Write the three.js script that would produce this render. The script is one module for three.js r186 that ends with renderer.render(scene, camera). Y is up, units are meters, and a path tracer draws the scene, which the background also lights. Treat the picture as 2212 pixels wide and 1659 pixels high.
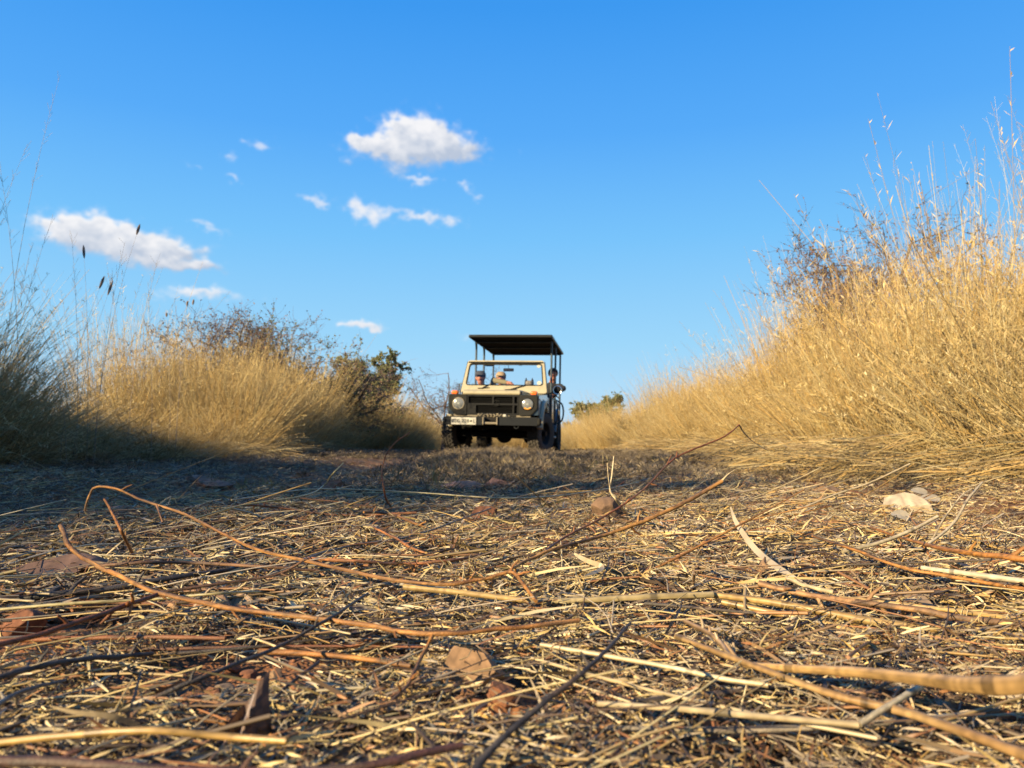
import * as THREE from 'three';
import { RoundedBoxGeometry } from 'three/addons/geometries/RoundedBoxGeometry.js';
import { MarchingCubes } from 'three/addons/objects/MarchingCubes.js';
import { mergeGeometries } from 'three/addons/utils/BufferGeometryUtils.js';
import { FontLoader } from 'three/addons/loaders/FontLoader.js';
import { TextGeometry } from 'three/addons/geometries/TextGeometry.js';

// ---------------------------------------------------------------- camera, sky, sun
const scene = new THREE.Scene();
const FPX = 1722, CXP = 1106, CYP = 829.5, HORIZON = 972;       // the photograph at 2212 x 1659
const PITCH = Math.atan((HORIZON - CYP) / FPX);
const EYE = 0.125;
const camera = new THREE.PerspectiveCamera(2 * Math.atan(CYP / FPX) * 180 / Math.PI, 4 / 3, 0.02, 6000);
camera.position.set(0, EYE, 0);
camera.rotation.x = PITCH;
camera.focus = 0.85;
camera.userData.fStop = 17;
scene.add(camera);

const renderer = new THREE.WebGLRenderer({ antialias: true });
renderer.setSize(1024, 768);
renderer.toneMapping = THREE.LinearToneMapping;
const EXPO = 2.6;                                                // the photograph is exposed for the late, low sun
renderer.toneMappingExposure = EXPO;
renderer.shadowMap.enabled = true;

const SUN_EL = 20 * Math.PI / 180;
const SUN_DIR = new THREE.Vector3(-0.74 * Math.cos(SUN_EL), Math.sin(SUN_EL), 0.67 * Math.cos(SUN_EL)).normalize();
const sun = new THREE.DirectionalLight(new THREE.Color().setRGB(1.0, 0.80, 0.50), 5.0);
sun.position.copy(SUN_DIR).multiplyScalar(40); sun.position.z -= 6;
sun.target.position.set(0, 0, -6);
sun.castShadow = true; sun.shadow.mapSize.set(4096, 4096); sun.shadow.radius = 1;
Object.assign(sun.shadow.camera, { left: -16, right: 16, top: 12, bottom: -12, near: 1, far: 90 });
sun.shadow.bias = -0.0005;
scene.add(sun, sun.target);

// ---------------------------------------------------------------- small tools
function mulberry(a) { return () => { a |= 0; a = a + 0x6D2B79F5 | 0; let t = Math.imul(a ^ a >>> 15, 1 | a); t = t + Math.imul(t ^ t >>> 7, 61 | t) ^ t; return ((t ^ t >>> 14) >>> 0) / 4294967296; }; }
let rnd = mulberry(7);
const rr = (a, b) => a + (b - a) * rnd();
const pick = (a) => a[Math.floor(rnd() * a.length)];
const clamp = (x, a, b) => Math.min(b, Math.max(a, x));
const lerp = (a, b, t) => a + (b - a) * t;
const sstep = (a, b, x) => { const t = clamp((x - a) / (b - a), 0, 1); return t * t * (3 - 2 * t); };
const V = (x, y, z) => new THREE.Vector3(x, y, z);
function hash2(x, y) { let h = Math.imul(x, 374761393) + Math.imul(y, 668265263) | 0; h = Math.imul(h ^ h >>> 13, 1274126177); return ((h ^ h >>> 16) >>> 0) / 4294967296; }
function noise2(x, y) {
  const xi = Math.floor(x), yi = Math.floor(y); let fx = x - xi, fy = y - yi;
  fx = fx * fx * (3 - 2 * fx); fy = fy * fy * (3 - 2 * fy);
  const a = hash2(xi, yi), b = hash2(xi + 1, yi), c = hash2(xi, yi + 1), d = hash2(xi + 1, yi + 1);
  return a + (b - a) * fx + (c - a) * fy + (a - b - c + d) * fx * fy;
}
function fbm(x, y, n = 4) { let s = 0, a = 0.5, t = 0; for (let i = 0; i < n; i++) { s += a * noise2(x, y); t += a; a *= 0.5; x = x * 2.03 + 17.1; y = y * 2.03 + 5.7; } return s / t; }

// a pixel of the photograph (2212 wide) gives a direction; the distance comes from what the thing lies on
const RX = new THREE.Matrix4().makeRotationX(PITCH);
function dirOf(px, py) { return V((px - CXP) / FPX, -(py - CYP) / FPX, -1).applyMatrix4(RX); }
function P(px, py, d) { const v = dirOf(px, py); v.multiplyScalar(d / -v.z); v.y += EYE; return v; }
function G(px, py, lift = 0) { const v = dirOf(px, py); v.multiplyScalar((lift - EYE) / v.y); v.y = lift; return v; }

// ---------------------------------------------------------------- the sky: air and small fair-weather clouds
function azel(px, py) { const v = dirOf(px, py).normalize(); return [Math.atan2(v.x, -v.z) * 180 / Math.PI, Math.asin(v.y) * 180 / Math.PI]; }
const clouds = [];
const DEG = 0.0322;                                              // degrees to a photograph pixel
function cloud(blobs, grey = 0.5, thin = 0, ns = 1) {             // blobs in photograph pixels: x, y, rx, ry, weight
  const b = blobs.map(([x, y, rx, ry, w = 1]) => { const [a, e] = azel(x, y); return [a, e, rx * DEG, ry * DEG, w]; });
  clouds.push({ b, grey, thin, ns });
}
cloud([[895, 285, 68, 34, 1.35], [850, 268, 30, 18, 1], [790, 312, 48, 20, 1.1], [760, 300, 24, 10, 0.8], [930, 310, 80, 34, 1.25], [850, 335, 80, 24, 1.1], [985, 322, 50, 22, 0.85], [1020, 338, 36, 12, 0.5], [745, 348, 18, 10, 0.5], [860, 368, 30, 12, 0.4]], 0.9, 0);
cloud([[905, 388, 26, 9, 0.9], [935, 394, 20, 10, 0.8], [880, 382, 18, 7, 0.6]], 0.2, 0.12);
cloud([[990, 395, 14, 9, 0.8], [1010, 412, 18, 10, 0.8], [1035, 428, 22, 8, 0.8]], 0.2, 0.15);
cloud([[675, 430, 24, 10, 0.85], [695, 440, 20, 8, 0.7], [645, 424, 12, 5, 0.4]], 0.2, 0.12);
cloud([[775, 440, 30, 15, 0.95], [800, 465, 34, 17, 0.95], [850, 455, 34, 12, 0.85], [900, 466, 34, 11, 0.8], [940, 470, 28, 16, 0.9], [980, 480, 24, 13, 0.9], [765, 462, 18, 12, 0.5]], 0.25, 0.05);
cloud([[110, 478, 38, 14, 1.0], [190, 482, 50, 22, 1.25], [140, 515, 60, 20, 1.1], [230, 505, 70, 22, 1.1], [300, 518, 80, 20, 1.1], [250, 545, 90, 22, 1.05], [350, 540, 70, 18, 0.9], [360, 572, 70, 13, 1.0], [440, 578, 50, 12, 1.0], [395, 545, 50, 16, 0.5]], 0.9, 0);
cloud([[425, 478, 22, 9, 0.8], [455, 490, 24, 8, 0.8], [482, 504, 14, 6, 0.5]], 0.2, 0.15);
cloud([[545, 308, 20, 8, 0.7], [575, 314, 28, 10, 0.7]], 0.1, 0.25);
cloud([[500, 338, 22, 12, 0.7]], 0.1, 0.25); cloud([[503, 383, 16, 6, 0.9]], 0.1, 0.12); cloud([[425, 356, 24, 6, 0.5]], 0.1, 0.3);
cloud([[400, 632, 50, 11, 0.9], [460, 634, 54, 12, 0.9], [350, 645, 34, 8, 0.5]], 0.35, 0.1);
cloud([[765, 703, 34, 8, 1], [805, 702, 24, 9, 1], [785, 707, 40, 6, 0.8]], 0.35, 0.05);
cloud([[378, 742, 30, 13, 0.9]], 0.3, 0.1); cloud([[285, 694, 18, 9, 0.8]], 0.3, 0.1); cloud([[1020, 732, 34, 9, 0.45]], 0.2, 0.25); cloud([[575, 640, 12, 6, 0.4]], 0.2, 0.3); cloud([[1105, 330, 16, 10, 0.35]], 0, 0.35);
{ // the same kind of sky goes on all round
  const r = mulberry(99);
  for (let k = 0; k < 46; k++) {
    const az = 45 + r() * 270, el = 5 + Math.pow(r(), 1.6) * 50, s = 1 + r() * 3.2, n = 3 + Math.floor(r() * 4), b = [];
    for (let i = 0; i < n; i++) b.push([az + (r() - 0.5) * s * 3.2, el + (r() - 0.5) * s * 0.7, s * (0.6 + r() * 0.8), s * (0.25 + r() * 0.3), 0.7 + r() * 0.5]);
    clouds.push({ b, grey: 0.2 + r() * 0.4, thin: r() * 0.15, ns: 1 });
  }
}
const SKW = 4096, SKH = 2048, skyData = new Float32Array(SKW * SKH * 4);
{
  const stops = [[-90, 0.30, 0.25, 0.19], [-6, 0.34, 0.32, 0.30], [-0.5, 0.50, 0.62, 0.80], [0, 0.57, 0.76, 0.93], [3.6, 0.47, 0.73, 0.945], [7.4, 0.345, 0.68, 0.96], [15, 0.19, 0.55, 0.97], [22, 0.098, 0.41, 0.945], [30, 0.048, 0.320, 0.875], [45, 0.040, 0.235, 0.74], [90, 0.025, 0.16, 0.55]];
  for (let j = 0; j < SKH; j++) {
    const el = ((j + 0.5) / SKH - 0.5) * 180;
    let k = 0; while (k < stops.length - 2 && stops[k + 1][0] < el) k++;
    const A = stops[k], B = stops[k + 1], t = clamp((el - A[0]) / (B[0] - A[0]), 0, 1);
    const c = [1, 2, 3].map((i) => lerp(A[i], B[i], t) / EXPO);
    for (let i = 0; i < SKW; i++) { const o = (j * SKW + i) * 4; skyData[o] = c[0]; skyData[o + 1] = c[1]; skyData[o + 2] = c[2]; skyData[o + 3] = 1; }
  }
  const azToI = (az) => (((Math.atan2(-Math.cos(az * Math.PI / 180), Math.sin(az * Math.PI / 180)) / (2 * Math.PI) + 0.5) * SKW) % SKW + SKW) % SKW;
  clouds.forEach(({ b, grey, thin, ns }, ci) => {
    const a0 = Math.min(...b.map((q) => q[0] - 2.4 * q[2])), a1 = Math.max(...b.map((q) => q[0] + 2.4 * q[2]));
    const e0 = Math.min(...b.map((q) => q[1] - 2.4 * q[3])), e1 = Math.max(...b.map((q) => q[1] + 2.4 * q[3]));
    const j0 = Math.floor((e0 / 180 + 0.5) * SKH), j1 = Math.min(SKH - 1, Math.ceil((e1 / 180 + 0.5) * SKH)), step = 360 / SKW;
    for (let j = j0; j <= j1; j++) for (let az = a0; az <= a1; az += step) {
      const el = ((j + 0.5) / SKH - 0.5) * 180, i = Math.round(azToI(az)) % SKW;
      const wx = az + (fbm(az * 1.3 + ci * 9, el * 1.8, 4) - 0.5) * 1.5 * ns, wy = el + (fbm(az * 1.3 + 40, el * 1.8 + ci * 7, 4) - 0.5) * 1.0 * ns;
      let d = 0, lit = 0;
      for (const [x, y, rx, ry, w] of b) { const dx = (wx - x) / rx, dy = (wy - y) / ry, g = w * Math.exp(-(dx * dx + dy * dy)); d += g; lit += g * clamp(dy * 0.85 - dx * 0.35, -1.5, 1.5); }
      if (d < 0.02) continue;
      lit /= d;
      const n = fbm(az * 1.5 + ci * 13, el * 2.2, 4) - 0.5, n2 = fbm(az * 5 + 3, el * 7 + ci, 4) - 0.5;
      const dd = d + n * 0.75 + n2 * 0.22;
      let a = Math.pow(sstep(0.10, 1.38, dd), 1.35) * (1 - thin * 1.4);
      a = clamp(a, 0, 0.97);
      if (a <= 0.003) continue;
      const sh = clamp(0.5 - lit * 0.95 - n * 1.0 - n2 * 0.15, 0, 1) * grey;
      const c = [lerp(0.95, 0.46, sh) / EXPO, lerp(0.94, 0.54, sh) / EXPO, lerp(0.95, 0.68, sh) / EXPO];
      const o = (j * SKW + i) * 4;
      for (let q = 0; q < 3; q++) skyData[o + q] = lerp(skyData[o + q], c[q], a);
    }
  });
}
const skyTex = new THREE.DataTexture(skyData, SKW, SKH, THREE.RGBAFormat, THREE.FloatType);
skyTex.mapping = THREE.EquirectangularReflectionMapping; skyTex.magFilter = skyTex.minFilter = THREE.LinearFilter; skyTex.needsUpdate = true;
scene.background = skyTex; scene.environment = skyTex;

// ---------------------------------------------------------------- naming and building helpers
const taken = new Map();
function numbered(n) { const k = taken.get(n) ?? 0; taken.set(n, k + 1); return k ? `${n}_${String(k).padStart(3, '0')}` : n; }
function shade(o) { o.traverse((c) => { if (c.isMesh) { c.castShadow = c.receiveShadow = true; } }); return o; }
function tag(o, label, category, group, kind) { if (label) o.userData.label = label; if (category) o.userData.category = category; if (group) o.userData.group = group; if (kind) o.userData.kind = kind; return o; }
function put(o, name, label, category, group, kind) { o.name = numbered(name); tag(o, label, category, group, kind); scene.add(o); return shade(o); }
function part(name, geo, m, parent) { const o = new THREE.Mesh(geo, m); o.name = name; o.castShadow = o.receiveShadow = true; parent.add(o); return o; }
// moves a mesh's origin to its base so that the thing stands where it touches
function based(geo) { geo.computeBoundingBox(); const b = geo.boundingBox, c = V((b.min.x + b.max.x) / 2, b.min.y, (b.min.z + b.max.z) / 2); geo.translate(-c.x, -c.y, -c.z); return c; }
const ALB = 0.78;                                                // the palettes below are relative to bleached straw, which reflects this much
const col = (r, g, b) => new THREE.Color().setRGB(r * ALB, g * ALB, b * ALB), pure = (r, g, b) => new THREE.Color().setRGB(r, g, b);

class Build {                                                    // collects tubes, ribbons and single faces into one geometry
  constructor() { this.p = []; this.n = []; this.c = []; this.u = []; this.i = []; this.k = 0; }
  vert(x, y, z, nx, ny, nz, c, u = 0, v = 0) { this.p.push(x, y, z); this.n.push(nx, ny, nz); this.c.push(c[0] * ALB, c[1] * ALB, c[2] * ALB); this.u.push(u, v); return this.k++; }
  tube(pts, rad, sides, color, cap = true, spin = 0) {           // pts: Vector3[], rad(t), color(t, angle) or [r,g,b]
    const n = pts.length, first = this.k; let T = V(0, 0, 0), N = null, len = 0;
    for (let a = 0; a < n; a++) {
      const prev = pts[Math.max(0, a - 1)], next = pts[Math.min(n - 1, a + 1)];
      T.subVectors(next, prev).normalize();
      if (!N) { N = Math.abs(T.y) < 0.9 ? V(0, 1, 0) : V(1, 0, 0); }
      N.addScaledVector(T, -N.dot(T)).normalize();
      const B = V(0, 0, 0).crossVectors(T, N), t = a / (n - 1), r = typeof rad === 'function' ? rad(t) : rad;
      if (a) len += pts[a].distanceTo(pts[a - 1]);
      for (let s = 0; s <= sides; s++) {
        const w = spin + s / sides * 2 * Math.PI, cx = Math.cos(w), sx = Math.sin(w), nx = N.x * cx + B.x * sx, ny = N.y * cx + B.y * sx, nz = N.z * cx + B.z * sx;
        const c = typeof color === 'function' ? color(t, s / sides) : color, q = typeof r === 'number' ? r : r[s % sides];
        this.vert(pts[a].x + nx * q, pts[a].y + ny * q, pts[a].z + nz * q, nx, ny, nz, c, len, s / sides);
      }
    }
    const w = sides + 1;
    for (let a = 0; a < n - 1; a++) for (let s = 0; s < sides; s++) { const o = first + a * w + s; this.i.push(o, o + 1, o + w, o + 1, o + w + 1, o + w); }
    if (cap) for (const [a, sg] of [[0, -1], [n - 1, 1]]) {
      const e = pts[a], f = pts[a ? n - 2 : 1], d = V(e.x - f.x, e.y - f.y, e.z - f.z).normalize(), cc = typeof color === 'function' ? color(a ? 1 : 0, 0) : color;
      const m = this.vert(e.x, e.y, e.z, d.x, d.y, d.z, cc), o = first + a * w;
      const ring = []; for (let s = 0; s < sides; s++) { const q = (o + s) * 3; ring.push(this.vert(this.p[q], this.p[q + 1], this.p[q + 2], d.x, d.y, d.z, cc)); }
      for (let s = 0; s < sides; s++) { const x = ring[s], y = ring[(s + 1) % sides]; if (sg > 0) this.i.push(m, x, y); else this.i.push(m, y, x); }
    }
    return this;
  }
  ribbon(pts, width, side, color, curl = 0) {                    // a flat blade; side: Vector3 across
    const first = this.k, n = pts.length, T = V(0, 0, 0);
    for (let a = 0; a < n; a++) {
      T.subVectors(pts[Math.min(n - 1, a + 1)], pts[Math.max(0, a - 1)]).normalize();
      const t = a / (n - 1), w = typeof width === 'function' ? width(t) : width, S = side.clone().addScaledVector(T, -side.dot(T)).normalize(), U = V(0, 0, 0).crossVectors(S, T).normalize();
      if (curl) { const cu = curl * t; S.multiplyScalar(Math.cos(cu)).addScaledVector(U, Math.sin(cu)); U.crossVectors(S, T).normalize(); }
      const c = typeof color === 'function' ? color(t, 0) : color, f = w * 0.35;
      this.vert(pts[a].x - S.x * w, pts[a].y - S.y * w, pts[a].z - S.z * w, U.x, U.y, U.z, c);
      this.vert(pts[a].x - U.x * f, pts[a].y - U.y * f, pts[a].z - U.z * f, U.x, U.y, U.z, c);
      this.vert(pts[a].x + S.x * w, pts[a].y + S.y * w, pts[a].z + S.z * w, U.x, U.y, U.z, c);
    }
    for (let a = 0; a < n - 1; a++) for (let s = 0; s < 2; s++) { const o = first + a * 3 + s; this.i.push(o, o + 1, o + 3, o + 1, o + 4, o + 3); }
    return this;
  }
  tri(a, b, c, color) {
    const n = V(0, 0, 0).crossVectors(V(b.x - a.x, b.y - a.y, b.z - a.z), V(c.x - a.x, c.y - a.y, c.z - a.z)).normalize(), k = this.k;
    for (const q of [a, b, c]) this.vert(q.x, q.y, q.z, n.x, n.y, n.z, color);
    this.i.push(k, k + 1, k + 2); return this;
  }
  leaf(at, dir, side, L, W, color) {                             // a small folded leaf of two faces
    const tip = at.clone().addScaledVector(dir, L), mid = at.clone().addScaledVector(dir, L * 0.45), up = V(0, 0, 0).crossVectors(dir, side).normalize();
    const l = mid.clone().addScaledVector(side, W).addScaledVector(up, W * 0.4), r = mid.clone().addScaledVector(side, -W).addScaledVector(up, W * 0.4);
    return this.tri(at, l, tip, color).tri(at, tip, r, color);
  }
  geo() {
    const g = new THREE.BufferGeometry();
    g.setAttribute('position', new THREE.Float32BufferAttribute(this.p, 3)); g.setAttribute('normal', new THREE.Float32BufferAttribute(this.n, 3));
    g.setAttribute('color', new THREE.Float32BufferAttribute(this.c, 3)); g.setAttribute('uv', new THREE.Float32BufferAttribute(this.u, 2)); g.setIndex(this.i);
    return g;
  }
}
function smooth(points, n) { return new THREE.CatmullRomCurve3(points, false, 'centripetal').getPoints(n); }
function greyTexture(size, fn, repeat = [1, 1], srgb = false) {   // grain: a small computed texture
  const d = new Uint8Array(size * size * 4);
  for (let j = 0; j < size; j++) for (let i = 0; i < size; i++) { const c = fn(i / size, j / size), o = (j * size + i) * 4; const q = Array.isArray(c) ? c : [c, c, c]; d[o] = clamp(q[0], 0, 1) * 255; d[o + 1] = clamp(q[1], 0, 1) * 255; d[o + 2] = clamp(q[2], 0, 1) * 255; d[o + 3] = 255; }
  const t = new THREE.DataTexture(d, size, size); t.wrapS = t.wrapT = THREE.RepeatWrapping; t.magFilter = THREE.LinearFilter; t.minFilter = THREE.LinearFilter; t.repeat.set(...repeat); if (srgb) t.colorSpace = THREE.SRGBColorSpace; t.needsUpdate = true; return t;
}
// tileable noise for textures
function tnoise(u, v, f, seed = 0) { const x = u * f, y = v * f, xi = Math.floor(x), yi = Math.floor(y); let a = x - xi, b = y - yi; a = a * a * (3 - 2 * a); b = b * b * (3 - 2 * b); const h = (p, q) => hash2(((p % f) + f) % f + seed * 131, ((q % f) + f) % f + seed * 57); return lerp(lerp(h(xi, yi), h(xi + 1, yi), a), lerp(h(xi, yi + 1), h(xi + 1, yi + 1), a), b); }
function tfbm(u, v, f, n, seed = 0) { let s = 0, a = 0.5, t = 0; for (let i = 0; i < n; i++) { s += a * tnoise(u, v, f, seed + i); t += a; a *= 0.55; f *= 2; } return s / t; }
// ---------------------------------------------------------------- the ground: one sheet, a sandy two-wheel track with a hump between
const roadC = (z) => -0.25 * sstep(2, 14, -z) + 0.10 * Math.sin(Math.max(0, -z - 15) * 0.05);
const trackW = (z) => lerp(1.18, 0.80, sstep(2, 13, -z));
function trackness(x, z) { const d = Math.abs(Math.abs(x - roadC(z)) - trackW(z)); return Math.exp(-(d * d) / (2 * 0.2 * 0.2)); }
function H(x, z, fine = true) {
  const r = Math.hypot(x, z);
  let y = -0.06 * trackness(x, z) * (1 - 0.5 * sstep(30, 60, r));
  y += 0.072 * sstep(1.5, 12, -z) * (1 - sstep(60, 160, r));                  // the track rises a little towards the vehicle
  const off = Math.abs(x - roadC(z));
  y += 0.10 * sstep(2.1, 3.4, off);
  y += (fbm(x * 0.9 + 4, z * 0.9 + 9, 3) - 0.5) * 0.07 * sstep(0.6, 3, r);
  y += (fbm(x * 0.05, z * 0.05, 3) - 0.5) * 0.9 * sstep(20, 120, r);
  if (fine) {
    const near = 1 - sstep(8, 20, r);
    y += ((fbm(x * 7 + 3, z * 7, 2) - 0.5) * 0.019 + (noise2(x * 26, z * 26) - 0.5) * 0.008 + (noise2(x * 71 + 9, z * 71) - 0.5) * 0.005 + (noise2(x * 173, z * 173 + 5) - 0.5) * 0.0025) * near;
  }
  return y;
}
const soilMap = greyTexture(1024, (u, v) => { const g = tfbm(u, v, 8, 6, 1), s = tnoise(u, v, 256, 9), f = tnoise(u, v, 512, 4); const k = 0.52 + (g - 0.5) * 0.7 + (s - 0.5) * 0.35 + (f - 0.5) * 0.3; return [k * 1.05, k, k * 0.95]; }, [1, 1]);
const soilBump = greyTexture(1024, (u, v) => 0.5 + (tfbm(u, v, 16, 6, 3) - 0.5) * 0.9 + (tnoise(u, v, 400, 7) - 0.5) * 0.4);
const soilMat = new THREE.MeshStandardMaterial({ vertexColors: true, map: soilMap, bumpMap: soilBump, bumpScale: 0.004, roughness: 0.96 });
const BARE = [[500, 1440, 0.058], [40, 1378, 0.062], [230, 1345, 0.04], [420, 1500, 0.028], [1090, 1530, 0.026], [640, 1425, 0.034], [2100, 1340, 0.035]].map(([px, py, r]) => { const p = G(px, py, 0.004); return [p.x, p.z, r]; });   // open patches of rust-red sand
function soilColor(x, z) {
  const t = trackness(x, z), n = fbm(x * 1.7 + 30, z * 1.7, 4), m = fbm(x * 9, z * 9 + 50, 3); let red = clamp(t * 1.1 + (n - 0.52) * 2.4 + (m - 0.5) * 1.6 + 0.15 - 0.3 * sstep(0, 0.6, x), 0, 1);
  for (const [bx, bz, br] of BARE) red = Math.max(red, sstep(1.25, 0.7, Math.hypot(x - bx, (z - bz) * 0.8) / br + (m - 0.5) * 0.9));
  const a = [0.095, 0.056, 0.027], b = [0.27, 0.112, 0.036];            // dark leaf mould over rust-red sand
  return [0, 1, 2].map((i) => lerp(a[i], b[i], red) * 1.75 * ALB);
}
{
  const rings = []; let r = 0.03; while (r < 3500) { rings.push(r); r *= 1.0095 + 0.012 * sstep(1.5, 12, r) + 0.05 * sstep(40, 200, r); }
  const angs = []; for (let i = 0; i < 520; i++) angs.push(-0.95 + 1.9 * i / 520); for (let i = 0; i < 130; i++) angs.push(0.95 + (2 * Math.PI - 1.9) * i / 130);
  const na = angs.length, nr = rings.length, pos = new Float32Array((na * nr + 1) * 3), colr = new Float32Array((na * nr + 1) * 3), uv = new Float32Array((na * nr + 1) * 2), idx = [];
  for (let j = 0; j < nr; j++) for (let i = 0; i < na; i++) {
    const x = Math.sin(angs[i]) * rings[j], z = -Math.cos(angs[i]) * rings[j], o = j * na + i, c = soilColor(x, z);
    pos.set([x, H(x, z), z], o * 3); colr.set(c, o * 3); uv.set([x / 0.6, z / 0.6], o * 2);
    if (j < nr - 1) { const i2 = (i + 1) % na, a = o, b = j * na + i2, e = a + na, f = (j + 1) * na + i2; idx.push(a, b, f, a, f, e); }
  }
  const m = na * nr; pos.set([0, H(0, 0), 0], m * 3); colr.set(soilColor(0, 0), m * 3);
  for (let i = 0; i < na; i++) idx.push(m, (i + 1) % na, i);
  const g = new THREE.BufferGeometry(); g.setAttribute('position', new THREE.BufferAttribute(pos, 3)); g.setAttribute('color', new THREE.BufferAttribute(colr, 3)); g.setAttribute('uv', new THREE.BufferAttribute(uv, 2)); g.setIndex(idx); g.computeVertexNormals();
  put(new THREE.Mesh(g, soilMat), 'ground', 'reddish sandy soil of a bush track with two wheel ruts', 'ground', null, 'structure');
}

// ---------------------------------------------------------------- materials of dry plants
const dryMat = new THREE.MeshStandardMaterial({ vertexColors: true, roughness: 0.8, side: THREE.DoubleSide });
const strawMat = new THREE.MeshPhysicalMaterial({ vertexColors: true, roughness: 0.55, side: THREE.DoubleSide });
const leafMat = new THREE.MeshPhysicalMaterial({ vertexColors: true, roughness: 0.85, transmission: 0.35, thickness: 0, side: THREE.DoubleSide });
const barkMat = new THREE.MeshStandardMaterial({ vertexColors: true, roughness: 0.85 });
const STRAW = [[0.54, 0.40, 0.165], [0.59, 0.465, 0.215], [0.47, 0.33, 0.125], [0.50, 0.32, 0.10], [0.40, 0.28, 0.125], [0.64, 0.52, 0.28]];
const tint = (c, k) => [c[0] * k, c[1] * k, c[2] * k];
// ---------------------------------------------------------------- tall dry grass on both banks
function tuftGeo(seed, { n = 58, h = 1.3, spread = 0.13, lean = 0.28, blades = 30, pal = STRAW, panicle = 0.4, w = 0.0017 }) {
  const keep = rnd; rnd = mulberry(seed); const b = new Build();
  for (let k = 0; k < n; k++) {
    const a = rr(0, 6.283), q = Math.sqrt(rnd()) * spread, L = h * (rnd() < 0.05 ? rr(1.05, 1.3) : rr(0.5, 1.05)), dir = a + rr(-0.9, 0.9), le = lean * rr(0.1, 1.25) * L, bend = rr(0.2, 1.0) * lean * 0.6 * L, c = tint(pick(pal), rr(0.72, 1.12));
    const pts = []; for (let s = 0; s <= 4; s++) { const t = s / 4; pts.push(V(Math.cos(a) * q + Math.cos(dir) * (le * t + bend * t * t), L * (t - 0.10 * lean * t * t) - 0.03, Math.sin(a) * q + Math.sin(dir) * (le * t + bend * t * t))); }
    if (rnd() < 0.13) { const kd = rr(0, 6.283), kl = L * rr(0.15, 0.3), s0 = rnd() < 0.5 ? 2 : 3; for (let s = s0 + 1; s <= 4; s++) pts[s].copy(pts[s0]).add(V(Math.cos(kd) * kl * (s - s0), kl * rr(-0.5, 0.3) * (s - s0), Math.sin(kd) * kl * (s - s0))); }   // broken over
    const ww = w * (k < 3 ? rr(2.0, 2.6) : rnd() < 0.14 ? rr(1.5, 2.0) : rr(0.7, 1.1)); b.tube(pts, (t) => ww * (1.25 - 0.85 * t), 3, c, false, rr(0, 6));
    if (rnd() < panicle) {                                       // feathery seed head
      const e = pts[4], f = pts[3], ax = V(0, 0, 0).subVectors(e, f), cc = tint(pick(pal), rr(0.85, 1.2));
      for (let s = 0; s < 13; s++) { const t = rr(0.05, 1), base = f.clone().addScaledVector(ax, t), d = V(rr(-1, 1), rr(0.3, 1.6), rr(-1, 1)).normalize().multiplyScalar(rr(0.03, 0.085) * (1.1 - 0.6 * t)); b.tri(base, base.clone().add(d).add(V(rr(-1, 1) * 0.002, 0, rr(-1, 1) * 0.002)), base.clone().addScaledVector(d, 0.5).add(V(rr(-1, 1) * 0.004, 0.002, rr(-1, 1) * 0.004)), cc); }
    }
  }
  for (let k = 0; k < blades; k++) {                             // curled dead leaves low in the tuft
    const a = rr(0, 6.283), L = h * rr(0.25, 0.65), c = tint(pick(pal), rr(0.6, 1.05)), pts = [], up = rr(0.4, 1), q = rr(0, spread), y0 = rr(0, 0.3) * h * 0.5, dr = rr(0.2, 0.9);
    for (let s = 0; s <= 5; s++) { const t = s / 5; pts.push(V(Math.cos(a) * (q + L * (1 - up * 0.5) * t), y0 + L * (up * t - dr * t * t), Math.sin(a) * (q + L * (1 - up * 0.5) * t))); }
    b.ribbon(pts, (t) => 0.0030 * (1.02 - t * 0.95), V(-Math.sin(a), 0.2, Math.cos(a)), c, rr(-2, 2));
  }
  rnd = keep; return b.geo();
}
const M4 = new THREE.Matrix4(), Q = new THREE.Quaternion(), EU = new THREE.Euler();
function scatter(name, label, category, geos, mat, list, parts) {      // list: [x,y,z, yaw, sx, sy, tiltx, tiltz, color]
  const root = new THREE.Group();
  geos.forEach((g, gi) => {
    const mine = list.filter((_, i) => i % geos.length === gi); if (!mine.length) return;
    const im = new THREE.InstancedMesh(g, mat, mine.length);
    mine.forEach(([x, y, z, yaw, sx, sy, tx = 0, tz = 0, c], i) => {
      Q.setFromEuler(EU.set(tx, yaw, tz, 'ZXY')); M4.compose(V(x, y, z), Q, V(sx, sy, sx)); im.setMatrixAt(i, M4);
      im.setColorAt(i, c || new THREE.Color(1, 1, 1));
    });
    im.name = parts; im.castShadow = im.receiveShadow = true; im.userData.kind = 'stuff'; root.add(im);
  });
  return put(root, name, label, category, null, 'stuff');
}
const rightH = (z) => lerp(lerp(1.12, 1.34, sstep(3.5, 6, -z)), 1.1, sstep(6, 14, -z));
function leftH(z) { const d = -z; let h = lerp(0.80, 0.36, sstep(4.9, 5.5, d)); h = lerp(h, 1.3, sstep(7.2, 8.2, d)); h = lerp(h, 1.12, sstep(11, 14, d)); if (d < 2.5) h = lerp(1.35, h, sstep(0.5, 2.5, d)); return h; }
const rightEdge = (z) => 2.45 + 0.25 * Math.sin(z * 0.55 + 1) + 0.12 * Math.sin(z * 1.7) - 0.15 * sstep(12, 22, -z) + 1.3 * Math.exp(-Math.pow((z + 18.3) / 2.3, 2)) - 0.38 * (1 - sstep(3, 6.5, -z));
const leftEdge = (z) => -2.75 + 0.2 * Math.sin(z * 0.6) + 0.14 * Math.sin(z * 1.9 + 2) + 0.5 * sstep(16, 40, -z);
const grassGeos = [11, 12, 13, 14, 15].map((s) => tuftGeo(s, {}));
const farGeos = [21, 22, 23].map((s) => tuftGeo(s, { n: 90, blades: 20, spread: 0.3, w: 0.0028, lean: 0.3 }));
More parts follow.
